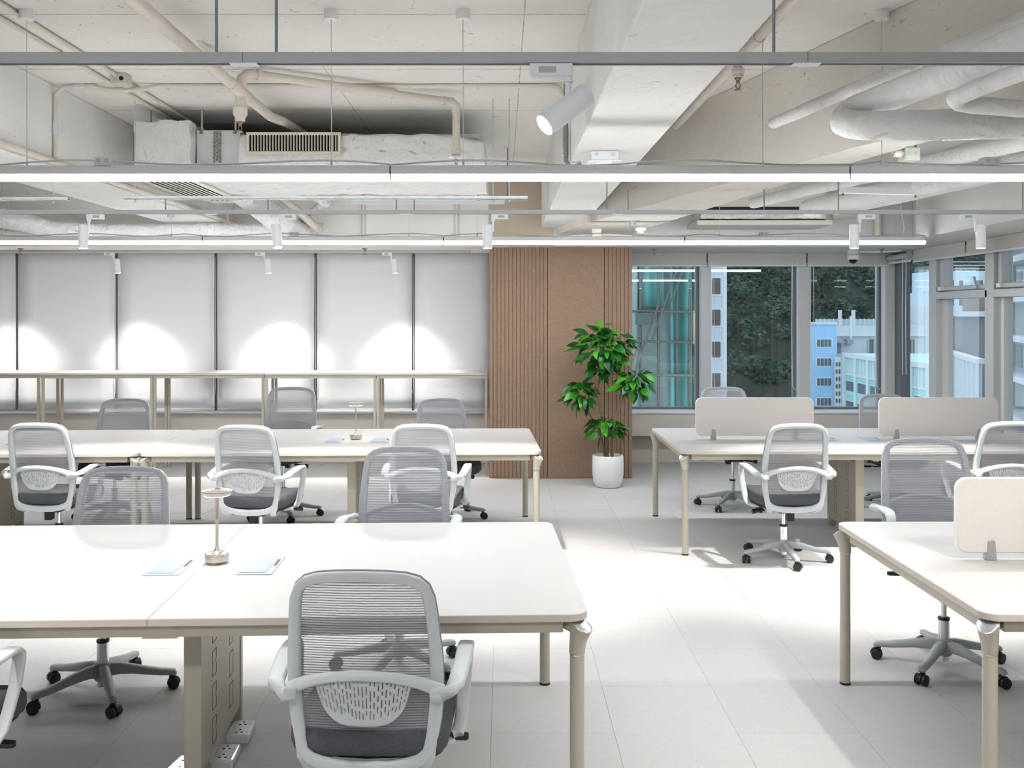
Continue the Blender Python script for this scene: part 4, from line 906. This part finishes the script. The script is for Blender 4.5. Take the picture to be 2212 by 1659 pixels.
def seat(levels, w, d, name, m, drop=.0):
    mb = MB(); rings = []
    for sc, z in levels:
        rr = rrect(w * sc if sc > .3 else w * sc, d * sc, min(.09, .45 * w * sc), 6, 0, .015)
        rings.append([(x, y, z - drop * max(0, (y - .10) / .15) ** 2 + .012 * (x / (w / 2)) ** 2 * (z > .46)) for x, y in rr])
    return mb.sweep(None, rings).mesh(name, m, 50)
CH['seat'] = seat([(.90, .408), (.975, .418), (1.0, .440), (.995, .462), (.965, .478), (.90, .486), (.6, .487), (.2, .485)], .475, .47, 'seat', FABRIC, .018)
CH['seat_shell'] = seat([(.70, .380), (.86, .386), (.93, .400), (.93, .410)], .475, .47, 'seat_shell', BLACKP, .010)
CH['mechanism'] = MB().box(-.07, .07, -.13, .10, .345, .382).box(-.022, .022, -.15, -.10, .295, .35).mesh('mechanism', BLACKP)
CH['lever'] = MB().tube([(.05, .05, .365), (.19, .05, .362), (.215, .05, .368)], .0048, 8).prism([(a + .25, b + .05) for a, b in rrect(.065, .03, .012, 3)], .358, .372).mesh('lever', BLACKP, 40)
CH['knob'] = MB().tube([(-.10, .02, .345), (-.19, .02, .335)], .008, 8).tube([(-.19, .02, .335), (-.215, .02, .332)], .017, 14).mesh('knob', BLACKP, 40)
CH['rod'] = MB().tube([(0, 0, .10), (0, 0, .35)], .0140, 16).mesh('gas_rod', CHROME, 40)
CH['stub'] = MB().lathe([(.0245, .035), (.0245, .075)], 20).mesh('gas_stub', CHROME, 40)
CH['sleeve'] = MB().lathe([(.0265, .135), (.0265, .232)], 20).mesh('gas_sleeve', CHROME, 40)
CH['sleeve_ring'] = MB().lathe([(.0272, .230), (.0280, .232), (.0280, .242), (.020, .244)], 20).mesh('sleeve_ring', BLACKP, 40)
CH['hub'] = MB().lathe([(.030, .060), (.038, .068), (.040, .12), (.036, .136), (.029, .139)], 24).mesh('base_hub', CHBASE, 40)
def bleg():
    p = [(.025, .105), (.07, .108), (.13, .100), (.19, .088), (.245, .078), (.285, .075), (.305, .072), (.312, .062)]
    return MB().ribbon([(a, 0, b) for a, b in p], [.046, .044, .041, .038, .036, .036, .034, .030], [.060, .050, .040, .034, .030, .028, .026, .018], lambda i: (0, 1, 0)).mesh('base_leg', CHBASE, 60)
CH['base_leg'] = bleg()
def cast_hood():
    mb = MB(); prof = [(-.010, .030 + 0.0)]
    ring = [(-.004 + .029 * math.cos(R(a)), .026 + .029 * math.sin(R(a))) for a in range(-20, 181, 20)]
    poly = ring + [(-.026, .020), (-.02, .026)]
    mb.prism([(a, b) for a, b in poly], -.0075, .0075)
    me = MB(); me.v = [(a, c, b) for a, b, c in mb.v]; me.f = [tuple(reversed(q)) for q in mb.f]
    me.tube([(.006, 0, .045), (.006, 0, .066)], .011, 12); return me.mesh('caster', BLACKP, 40)
CH['caster'] = cast_hood()
CH['wheel'] = MB().tube([(0, -.009, 0), (0, -.007, 0), (0, .007, 0), (0, .009, 0)], [.022, .025, .025, .020], 20).mesh('wheel', BLACKP, 40)
def chair(label, x, y, yaw, h=0.0, spin=0.0):
    t = thing('task_chair', label, 'chair', (x, y, 0), R(yaw), 'grey mesh task chairs')
    up = (0, 0, h)
    place('seat', CH['seat'], t, up); place('seat_shell', CH['seat_shell'], t, up); place('mechanism', CH['mechanism'], t, up)
    place('lever', CH['lever'], t, up); place('knob', CH['knob'], t, up)
    bf = place('back_frame', CH['back_frame'], t, up)
    place('mesh_back', CH['mesh_back'], t, up); place('mesh_border', CH['mesh_border'], t, up)
    place('lumbar_arc', CH['lumbar_arc'], t, up); place('lumbar_pad', CH['lumbar_pad'], t, up, solid=.004)
    place('back_support', CH['sup_l'], t, up); place('back_support', CH['sup_r'], t, up)
    place('armrest', CH['arm_l'], t, up); place('armrest', CH['arm_r'], t, up)
    place('gas_rod', CH['rod'], t, up); place('gas_sleeve', CH['sleeve'], t); place('gas_stub', CH['stub'], t); place('sleeve_ring', CH['sleeve_ring'], t)
    hb = place('base_hub', CH['hub'], t)
    rn = random.Random(int(x * 100 + y * 37))
    for k in range(5):
        a = R(spin + 72 * k - yaw)
        place('base_leg', CH['base_leg'], t, (0, 0, 0), (0, 0, a))
        ca = a + R(rn.uniform(-70, 70)) + math.pi
        c = place('caster', CH['caster'], t, (.300 * math.cos(a), .300 * math.sin(a), 0), (0, 0, ca))
        for s in (-1, 1): place('wheel', CH['wheel'], c, (-.004, s * .0175, .0253))
    return t
chair('grey mesh task chair nearest the viewer, seen from behind at the left front desk', -.390, 3.04, -2, 0, 20)
chair('task chair at the lower left corner, mostly out of view with one armrest showing', -1.80, 3.00, -6, 0, 10)
chair('mesh task chair facing the viewer across the left front desk, left of the silver lamp', -1.795, 4.37, 181, 0, 12)
chair('mesh task chair facing the viewer across the left front desk, behind the foreground chair', -.495, 4.66, 179, .055, 35)
chair('white-framed mesh task chair at the left end of the middle row, back to the viewer', -3.10, 6.80, -4, 0, 40)
chair('white-framed mesh task chair in the middle row behind the foreground lamp', -1.655, 6.67, -9, 0, 10)
chair('white-framed mesh task chair in the middle row, half hidden behind a mesh chair back', -.515, 6.73, -4, 0, 30)
chair('mesh task chair facing the viewer on the far side of the middle row, leftmost', -3.245, 8.14, 183, 0, 50)
chair('raised mesh task chair facing the viewer on the far side of the middle row', -1.845, 8.20, 177, .095, 5)
chair('mesh task chair facing the viewer beyond the middle row, nearest the brown column', -.450, 8.16, 198, 0, 60)
chair('white-framed mesh task chair with its star base in the open at the window desk', 1.955, 6.76, 4, 0, -17)
chair('white-framed mesh task chair at the right edge, back to the viewer at the window desk', 3.43, 6.88, 5, 0, 10)
chair('mesh task chair behind the left cream screen at the window desk', 2.04, 8.62, 184, .065, 18)
chair('mesh task chair behind the right cream screen at the window desk', 3.47, 8.62, 180, .0, 40)
chair('raised mesh task chair facing the viewer behind the right foreground desk', 2.130, 4.69, 176, .095, 12)

# ------------------------------------------------------------------ potted plant
pt = thing('potted_plant', 'bushy green artificial tree in a white round pot before the brown column', 'plant', (1.045, 9.62, 0))
part('pot', MB().lathe([(.105, 0), (.120, .006), (.142, .05), (.153, .12), (.155, .20), (.153, .30), (.150, .312), (.143, .314), (.140, .305), (.140, .25)], 40), POT, pt, smooth=40)
part('soil', MB().lathe([(.139, .246), (.08, .252), (.01, .25)], 24), SOIL, pt, smooth=60)
def W_(px, py, dy=0): p = at(px, py, 9.62); return Vector((p.x - 1.045, dy, p.z))
stems = [[(.00, 0, .25), W_(1308, 940), W_(1296, 880), W_(1293, 840, .02), W_(1298, 800, .0), W_(1300, 755, 0)],
         [(-.01, .03, .25), W_(1296, 930, .03), W_(1280, 905, .04), W_(1262, 878, .05), W_(1252, 855, .02)],
         [(.03, -.02, .25), W_(1320, 940, -.04), W_(1330, 895, -.08), W_(1342, 862, -.1), W_(1362, 832, -.1)],
         [(-.03, -.02, .25), W_(1300, 960, -.04), W_(1292, 930, -.06)], [(.05, .01, .25), W_(1322, 955, .0), W_(1328, 920, 0)],
         [W_(1294, 850, .02), W_(1287, 838, .02), W_(1285, 826, .02)]]
for s_ in stems:
    n = len(s_); part('stem', MB().tube(s_, [.011 * (1 - .55 * k / (n - 1)) if s_ is not stems[0] else .016 * (1 - .5 * k / (n - 1)) for k in range(n)], 8), BARK, pt, smooth=60)
def leaf_mesh(L, W, droop):
    mb = MB(); prof = [(0, .06), (.12, .55), (.35, 1.0), (.6, .9), (.82, .5), (1.0, .02)]
    for t_, w_ in prof:
        z = -droop * t_ * t_ * L
        mb.v += [(-w_ * W / 2, t_ * L, z + .10 * w_ * W), (0, t_ * L, z), (w_ * W / 2, t_ * L, z + .10 * w_ * W)]
    for k in range(5):
        a = k * 3; mb.f += [(a, a + 1, a + 4, a + 3), (a + 1, a + 2, a + 5, a + 4)]
    return mb.mesh('leaf', LEAFM, 60)
LEAVES = [leaf_mesh(.125, .066, .3), leaf_mesh(.11, .060, .6), leaf_mesh(.14, .070, .15), leaf_mesh(.10, .055, .4)]
rn = random.Random(11)
def cluster(c, rx, rz, n, ry=None):
    ry = ry or rx * .8; c = Vector(c)
    for k in range(n):
        # points spread through the crown, denser near the surface
        while True:
            d = Vector((rn.uniform(-1, 1), rn.uniform(-1, 1), rn.uniform(-1, 1)))
            if .45 < d.length < 1: break
        p = c + Vector((d.x * rx, d.y * ry, d.z * rz))
        out = Vector((d.x, d.y, d.z * .5 - .25 + rn.uniform(-.3, .4))).normalized()
        q = out.to_track_quat('Y', 'Z').to_euler(); q.rotate_axis('Y', rn.uniform(-.9, .9))
        o = place('leaf', LEAVES[k % 4], pt, p - out * .05, q); s = rn.uniform(.92, 1.3); o.scale = (s, s, s)
cluster(W_(1302, 752), .315, .215, 122)
cluster(W_(1300, 714), .09, .09, 14)
cluster(W_(1296, 800), .10, .07, 14)
cluster(W_(1368, 828, -.1), .19, .14, 60)
cluster(W_(1254, 853, .02), .16, .14, 45)
cluster(W_(1308, 922, -.04), .21, .135, 45)

# ------------------------------------------------------------------ the city outside
NET = mat('teal_netting', (.13, .36, .32), .8, var=(.7, .25), bump=(2, .5))
NETL = mat('pale_netting', (.36, .45, .41), .8, var=(.5, .2), bump=(2, .5))
BAMB = mat('scaffold_pole', (.15, .145, .125), .7)
OFFW = mat('offwhite_render', (.62, .64, .70), .9, var=(.15, .08), stretch=(1, 1, .2))
BLUEB = mat('sky_blue_render', (.36, .60, .86), .9, var=(.12, .06), stretch=(1, 1, .3))
MINT = mat('mint_render', (.52, .72, .68), .9, var=(.2, .06), stretch=(1, 1, .3))
MINTD = mat('mint_spandrel', (.34, .66, .62), .8)
STAIN = mat('stained_white_render', (.62, .66, .68), .9, var=(.25, .15), stretch=(1, 1, .25))
GREYB = mat('grey_concrete', (.36, .37, .38), .9, var=(.3, .15))
CREAMB = mat('pale_cyan_render', (.56, .70, .76), .9, var=(.1, .05))
WGL = mat('far_window_glass', (.10, .13, .16), .25)
WGB = mat('far_window_brown', (.13, .10, .09), .4)
WFR = mat('far_window_white', (.72, .74, .76), .7)
FOREST = mat('forest_green', (.055, .088, .062), 1.0, spec=.1, var=(.10, .65))
SLOPE = mat('hillside_brown', (.045, .052, .04), 1.0, spec=.1, var=(.05, .4))
struct(part('ground', MB().box(-150, 260, 11.6, 420, -46, -45), GREYB), 'street level far below')

b = thing('scaffolded_building', 'building wrapped in green netting and scaffold beyond the window by the column', 'building', (4.3, 24, -20))
part('wall', MB().box(-6, .35, 1.2, 4, 0, 45), NETL, b)
def net(x0, x1, y, z0, z1, m, ph):
    part('net_sheet', MB().grid(lambda u, v: (x0 + (x1 - x0) * u, y + .10 * math.sin(u * 9 + ph + v * 2) + .05 * math.sin(v * 22 + u * 5), z0 + (z1 - z0) * v), 16, 24), m, b, smooth=80, solid=.02)
net(-1.9, -.9, .55, 4, 36, NETL, 0); net(-1.0, -.25, .45, 21.9, 36, NET, 1); net(-.95, .12, .75, 4, 21.9, NETL, 2); net(-.1, .46, .40, 4, 36, NET, 3); net(.42, .62, .6, 19, 24.5, NETL, 4)
for x in (-1.35, -.86, -.42, .05, .36, .62): part('standard', MB().tube([(x, .25 + .1 * (x * 7 % 1), 2), (x + .03, .28, 40)], .035, 8), BAMB, b, smooth=60)
for k in range(16):
    z = 8 + k * .92 + .12 * ((k * 5) % 3); part('ledger', MB().tube([(-2.2, .2, z + .04 * (k % 3)), (.75, .22, z - .03 * (k % 2))], .03, 8), BAMB, b, smooth=60)
for k in range(4): part('brace', MB().tube([(-1.6 + .5 * k, .18, 19 + k), (-.9 + .5 * k, .18, 21 + k)], .025, 8), BAMB, b, smooth=60)
part('tarpaulin', MB().box(-1.0, -.62, .1, .14, 21.45, 21.75), mat('dark_tarp', (.10, .14, .13), .8), b)

def facade_block(name, label, x0, x1, y0, y1, z0, z1, m):
    t = thing(name, label, 'building', ((x0 + x1) / 2, y0, z0))
    part('wall', MB().box(-(x1 - x0) / 2, (x1 - x0) / 2, 0, y1 - y0, 0, z1 - z0), m, t); return t
def windows(t, cx, zc, w, h, lights=4, y=-.04, axis='x', m=WGL):
    f = part('window', MB().box(cx - w / 2 - .12, cx + w / 2 + .12, y, y + .2, zc - h / 2 - .12, zc + h / 2 + .12) if axis == 'x' else MB().box(y, y + .2, cx - w / 2 - .12, cx + w / 2 + .12, zc - h / 2 - .12, zc + h / 2 + .12), WFR, t)
    pw = w / lights
    for k in range(lights):
        a = cx - w / 2 + k * pw + .05
        part('pane', MB().box(a, a + pw - .10, y - .05, y - .01, zc - h / 2, zc + h / 2) if axis == 'x' else MB().box(y - .05, y - .01, a, a + pw - .10, zc - h / 2, zc + h / 2), m, f)
q = at(1485, 700, 62).x; r_ = at(1562, 700, 62).x
b = facade_block('apartment_block', 'off-white apartment block with brown windows beside the scaffold netting', q, r_, 62, 74, -30, 30, OFFW)
part('corner_strip', MB().box((r_ - q) / 2, (r_ - q) / 2 + .22, -.05, 12, 0, 60), WFR, b)
wx = at(1547, 0, 62).x - (q + r_) / 2
for py in (551, 618, 686, 755, 823): windows(b, wx, at(0, py, 62).z + 30, .62, 1.0, 1, m=WGB)
wx2 = at(1496, 0, 62).x - (q + r_) / 2
for py in (590, 655, 725, 790): windows(b, wx2, at(0, py, 62).z + 30, .5, 1.0, 1, m=WGB)

q = at(1738, 0, 140).x; r_ = at(1808, 0, 140).x; zt = at(0, 701, 140).z
b = facade_block('blue_building', 'pale blue building with four rows of white-framed windows', q, r_, 140, 142.5, -45, zt, BLUEB)
for py in (741, 782, 825, 868, 911): windows(b, at(1780, 0, 140).x - (q + r_) / 2, at(0, py, 140).z + 45, 2.15, 1.05, 4)
part('parapet', MB().box(-(r_ - q) / 2 - .2, (r_ - q) / 2, -.2, 2.5, zt + 45, zt + 45.35), STAIN, b)
q = at(1752, 0, 146).x; r_ = at(2025, 0, 142).x; zt = at(0, 703, 146).z
b = facade_block('rooftop_block', 'stained white rooftop block behind the mint facade', q, r_, 146, 156, -30, zt, STAIN)
hx_ = (q + r_) / 2
q2 = at(1762, 0, 147).x - hx_; r2 = at(1896, 0, 147).x - hx_
sgn_ = part('roof_railing', MB().box(q2, r2, 1, 1.08, zt + 30, zt + 30.95), mat('railing_blue_grey', (.42, .52, .58), .8), b)  # one flat blue-grey stands for the translucent railing panel
for k in range(15):
    x = q2 + (r2 - q2) * k / 14; part('baluster', MB().box(x - .04, x + .04, .92, 1, zt + 30, zt + 31.05), WFR, sgn_)
for pxx in (1818, 1847): part('antenna', MB().box(at(pxx, 0, 146).x - hx_ - .22, at(pxx, 0, 146).x - hx_ + .22, .5, .9, zt + 30, zt + 32.3), STAIN, b)
part('mast', MB().tube([(at(1840, 0, 145).x - hx_, -.6, zt + 27), (at(1840, 0, 145).x - hx_, -.6, zt + 31.4)], .16, 8), WFR, b)
part('cornice', MB().box(-(r_ - q) / 2, (r_ - q) / 2, -.5, 0, zt + 30 - 1.6, zt + 30 - 1.2), WFR, b)
part('dark_bay', MB().box(at(1897, 0, 142).x - hx_, at(2000, 0, 142).x - hx_, -.1, .1, zt + 30 - 4.6, zt + 30 - 2.1), mat('dark_bay', (.16, .17, .18), .8), b)
for k in range(9): part('bay_post', MB().box(at(1897 + 12 * k, 0, 142).x - hx_, at(1899 + 12 * k, 0, 142).x - hx_, -.2, -.1, zt + 30 - 4.6, zt + 30 - 2.1), STAIN, b)
part('lean_to', MB().box(at(1809, 0, 140).x - hx_, at(1838, 0, 140).x - hx_, -2, 0, at(0, 766, 140).z + 30, at(0, 743, 140).z + 30), mat('brown_shed', (.22, .19, .18), .8), b)
part('lean_to_roof', MB().box(at(1807, 0, 140).x - hx_, at(1846, 0, 140).x - hx_, -2.3, 0, at(0, 743, 140).z + 30, at(0, 739, 140).z + 30), GREYB, b)
part('duct_box', MB().box(at(1855, 0, 140).x - hx_, at(1869, 0, 140).x - hx_, -1.5, 0, at(0, 746, 140).z + 30, at(0, 735, 140).z + 30), GREYB, b)
part('flue', MB().box(at(1953, 0, 140).x - hx_, at(1958, 0, 140).x - hx_, -3, -2.6, at(0, 775, 140).z + 30, at(0, 754, 140).z + 30), WFR, b)

mg = thing('mint_building', 'mint green school-like building with bays of windows in perspective', 'building', (48.9, 138.6, -45))
ang = math.atan2(109 - 139, 47.6 - 48.7); mg.rotation_euler = (0, 0, ang); Ln = 30.0
part('wall', MB().box(0, Ln, 0, 12, 0, 41.2), MINT, mg)
part('cornice', MB().box(-.3, Ln + .3, -.35, 0, 40.7, 41.3), WFR, mg)
part('floor_band', MB().box(0, Ln, -.18, 0, 38.2, 38.4), WFR, mg)
for k in range(7): part('pilaster', MB().box(k * 5 - .45, k * 5 + .45, -.3, 0, 0, 40.7), mat('mint_pale', (.62, .78, .76), .9), mg)
for k in range(6):
    for j, zc in enumerate((36.7, 33.9, 31.1, 28.3)):
        part('spandrel', MB().box(k * 5 + .7, k * 5 + 4.3, -.08, 0, zc + .75, zc + 1.55), MINTD, mg)
        windows(mg, k * 5 + 2.5, zc, 3.4, 1.35, 3, -.12)
    for s_ in range(4): part('mullion_bar', MB().box(k * 5 + .8 + 1.1 * s_, k * 5 + .95 + 1.1 * s_, -.1, 0, 38.5, 40.6), WFR, mg)
hs = thing('vent_screen', 'narrow white honeycomb vent screen between the blue and mint buildings', 'screen wall', (at(1815, 0, 139.5).x - .35, 139.4, -45))
part('panel', MB().box(-.42, .42, 0, .3, 0, 40.6), WFR, hs)
for j in range(14):
    for s_ in (-.2, .2):
        z = 39.6 - j * 1.05
        part('opening', MB().add([(s_ - .13, -.02, z - .2), (s_, -.02, z - .38), (s_ + .13, -.02, z - .2), (s_ + .13, -.02, z + .2), (s_, -.02, z + .38), (s_ - .13, -.02, z + .2), (s_ - .13, -.005, z - .2), (s_, -.005, z - .38), (s_ + .13, -.005, z - .2), (s_ + .13, -.005, z + .2), (s_, -.005, z + .38), (s_ - .13, -.005, z + .2)], [(0, 1, 2, 3, 4, 5), (6, 7, 1, 0), (7, 8, 2, 1), (8, 9, 3, 2), (9, 10, 4, 3), (10, 11, 5, 4), (11, 6, 0, 5)]), WGB, hs)

q = at(2022, 0, 170).x; r_ = at(2140, 0, 170).x; zt = at(0, 585, 170).z
b = facade_block('tower_block', 'pale cyan and cream tower seen through the second side window', q, r_, 170, 180, -45, zt, CREAMB)
part('cream_wing', MB().box(1.5, (r_ - q) / 2, -.6, 0, 0, zt + 44), mat('cream_render', (.60, .64, .56), .9), b)
for j, py in enumerate((615, 650, 695, 735, 775)):
    for pxx in (2038, 2056, 2076): windows(b, at(pxx, 0, 170).x - (q + r_) / 2, at(0, py, 170).z + 45, .8, 1.6, 1)
    windows(b, at(2112, 0, 170).x - (q + r_) / 2, at(0, py, 170).z + 45, 1.2, 1.5, 2, -.7)
for k in range(3): part('roof_rail', MB().box(-(r_ - q) / 2, (r_ - q) / 2, -.3, -.2, zt + 45.3 + k * .6, zt + 45.4 + k * .6), WFR, b)
q = at(1966, 0, 165).x; r_ = at(2022, 0, 165).x
b = facade_block('white_tower', 'white block with a rooftop turret seen through the corner side window', q, r_, 165, 180, -45, at(0, 660, 165).z, STAIN)
part('turret', MB().box(0.2, (r_ - q) / 2, 1, 6, 0, at(0, 632, 165).z + 45), CREAMB, b)
part('turret_rail', MB().box(.1, (r_ - q) / 2, .8, 1, at(0, 628, 165).z + 45, at(0, 620, 165).z + 45), WFR, b)
# lower wing with sloping parapet
lw = thing('parapet_wing', 'grey roof wing with white ribbed parapet seen through the second side window', 'building', (at(2033, 0, 74).x, 74, -45))
d = Vector((at(2122, 0, 54).x, 54, 0)) - Vector((at(2033, 0, 74).x, 74, 0)); lw.rotation_euler = (0, 0, math.atan2(d.y, d.x)); Lw = d.length
ztop = at(0, 757, 74).z + 45
part('wall', MB().box(0, Lw, 0, 3, 0, ztop - 3.3), GREYB, lw)
part('parapet', MB().box(0, Lw, -.2, 0, ztop - 3.0, ztop), mat('pale_parapet', (.55, .62, .62), .9), lw)
part('coping', MB().box(-.1, Lw + .1, -.35, .15, ztop, ztop + .25), WFR, lw)
for k in range(12): part('rib', MB().box(Lw * k / 11 - .08, Lw * k / 11 + .08, -.32, -.2, ztop - 3, ztop), WFR, lw)
part('plant_room', MB().box(2, 8, .6, 3, ztop - 3, ztop + 2.6), mat('brown_plant_room', (.26, .24, .23), .8), lw)
part('plant_room_roof', MB().box(1.6, 8.6, .3, 3.2, ztop + 2.6, ztop + 2.95), STAIN, lw)
part('tank', MB().box(4, 6, 1, 2.5, ztop + 2.95, ztop + 4.4), mat('rusty_tank', (.30, .22, .18), .8), lw)
for k in range(4): part('awning', MB().box(1 + k * 5.5, 5 + k * 5.5, -.6, 0, ztop - 5.4, ztop - 4.9), BLUEB, lw)
# balcony building at the right edge
bb = thing('balcony_building', 'grey building with white balcony slabs at the right edge of the side windows', 'building', (at(2150, 0, 50).x, 50, -45))
d = Vector((at(2290, 0, 38).x, 38, 0)) - Vector((at(2150, 0, 50).x, 50, 0)); bb.rotation_euler = (0, 0, math.atan2(d.y, d.x)); Lb = d.length
part('wall', MB().box(0, Lb, .8, 8, 0, 62), GREYB, bb)
for k in range(16):
    z = 36.2 + (k - 6) * 1.85
    part('balcony_slab', MB().box(-.2, Lb, -.2, .8, z, z + .28), STAIN, bb)
    if k % 2 == 0:
        for j in range(6): part('window', MB().box(.8 + j * 2.2, 2.2 + j * 2.2, .74, .8, z + .5, z + 1.6), WGL, bb)
part('end_wall', MB().box(-.4, .1, -.2, 8, 0, 62), STAIN, bb)
for j in range(5): part('outdoor_unit', MB().box(.9 + j * 1.9, 1.8 + j * 1.9, -.75, -.2, 33.4, 34.1), WFR, bb)

# wooded hillside
hl = thing('hillside', 'dark wooded hillside behind the buildings', None, (0, 0, 0)); hl['kind'] = 'stuff'
def hill(u, v):
    px = 1340 + 1100 * u; py = 1150 - 830 * v; Y = 190 + 160 * v + 10 * noise.noise(Vector((u * 12, v * 8, 0)))
    return at(px, py, Y)
part('slope', MB().grid(hill, 60, 40), SLOPE, hl, smooth=80)
ico = []
import bmesh
bm = bmesh.new(); bmesh.ops.create_icosphere(bm, subdivisions=1, radius=1.0); iv = [v.co.copy() for v in bm.verts]; iface = [[v.index for v in f.verts] for f in bm.faces]; bm.free()
rn = random.Random(5); fm = MB()
for k in range(470):
    u, v = rn.uniform(.10, .84), .40 + rn.random() * .48
    if noise.noise(Vector((u * 14, v * 9, 3.3))) < -.48: continue
    c = Vector(hill(u, v)); R0 = rn.uniform(2.6, 5.2)
    for q_ in range(60):          # each crown is a heap of leafy tufts
        d_ = Vector((rn.gauss(0, 1), rn.gauss(0, 1) - .7, rn.gauss(0, .8))).normalized() * R0 * rn.uniform(.6, 1.05)
        s_ = R0 * rn.uniform(.07, .15); rot = Matrix.Rotation(rn.random() * 6.28, 3, 'X') @ Matrix.Rotation(rn.random() * 6.28, 3, 'Z')
        fm.add([c + d_ + rot @ Vector((p.x * 1.7, p.y, p.z * .5)) * s_ for p in iv], iface)
part('tree_crowns', fm, FOREST, hl)
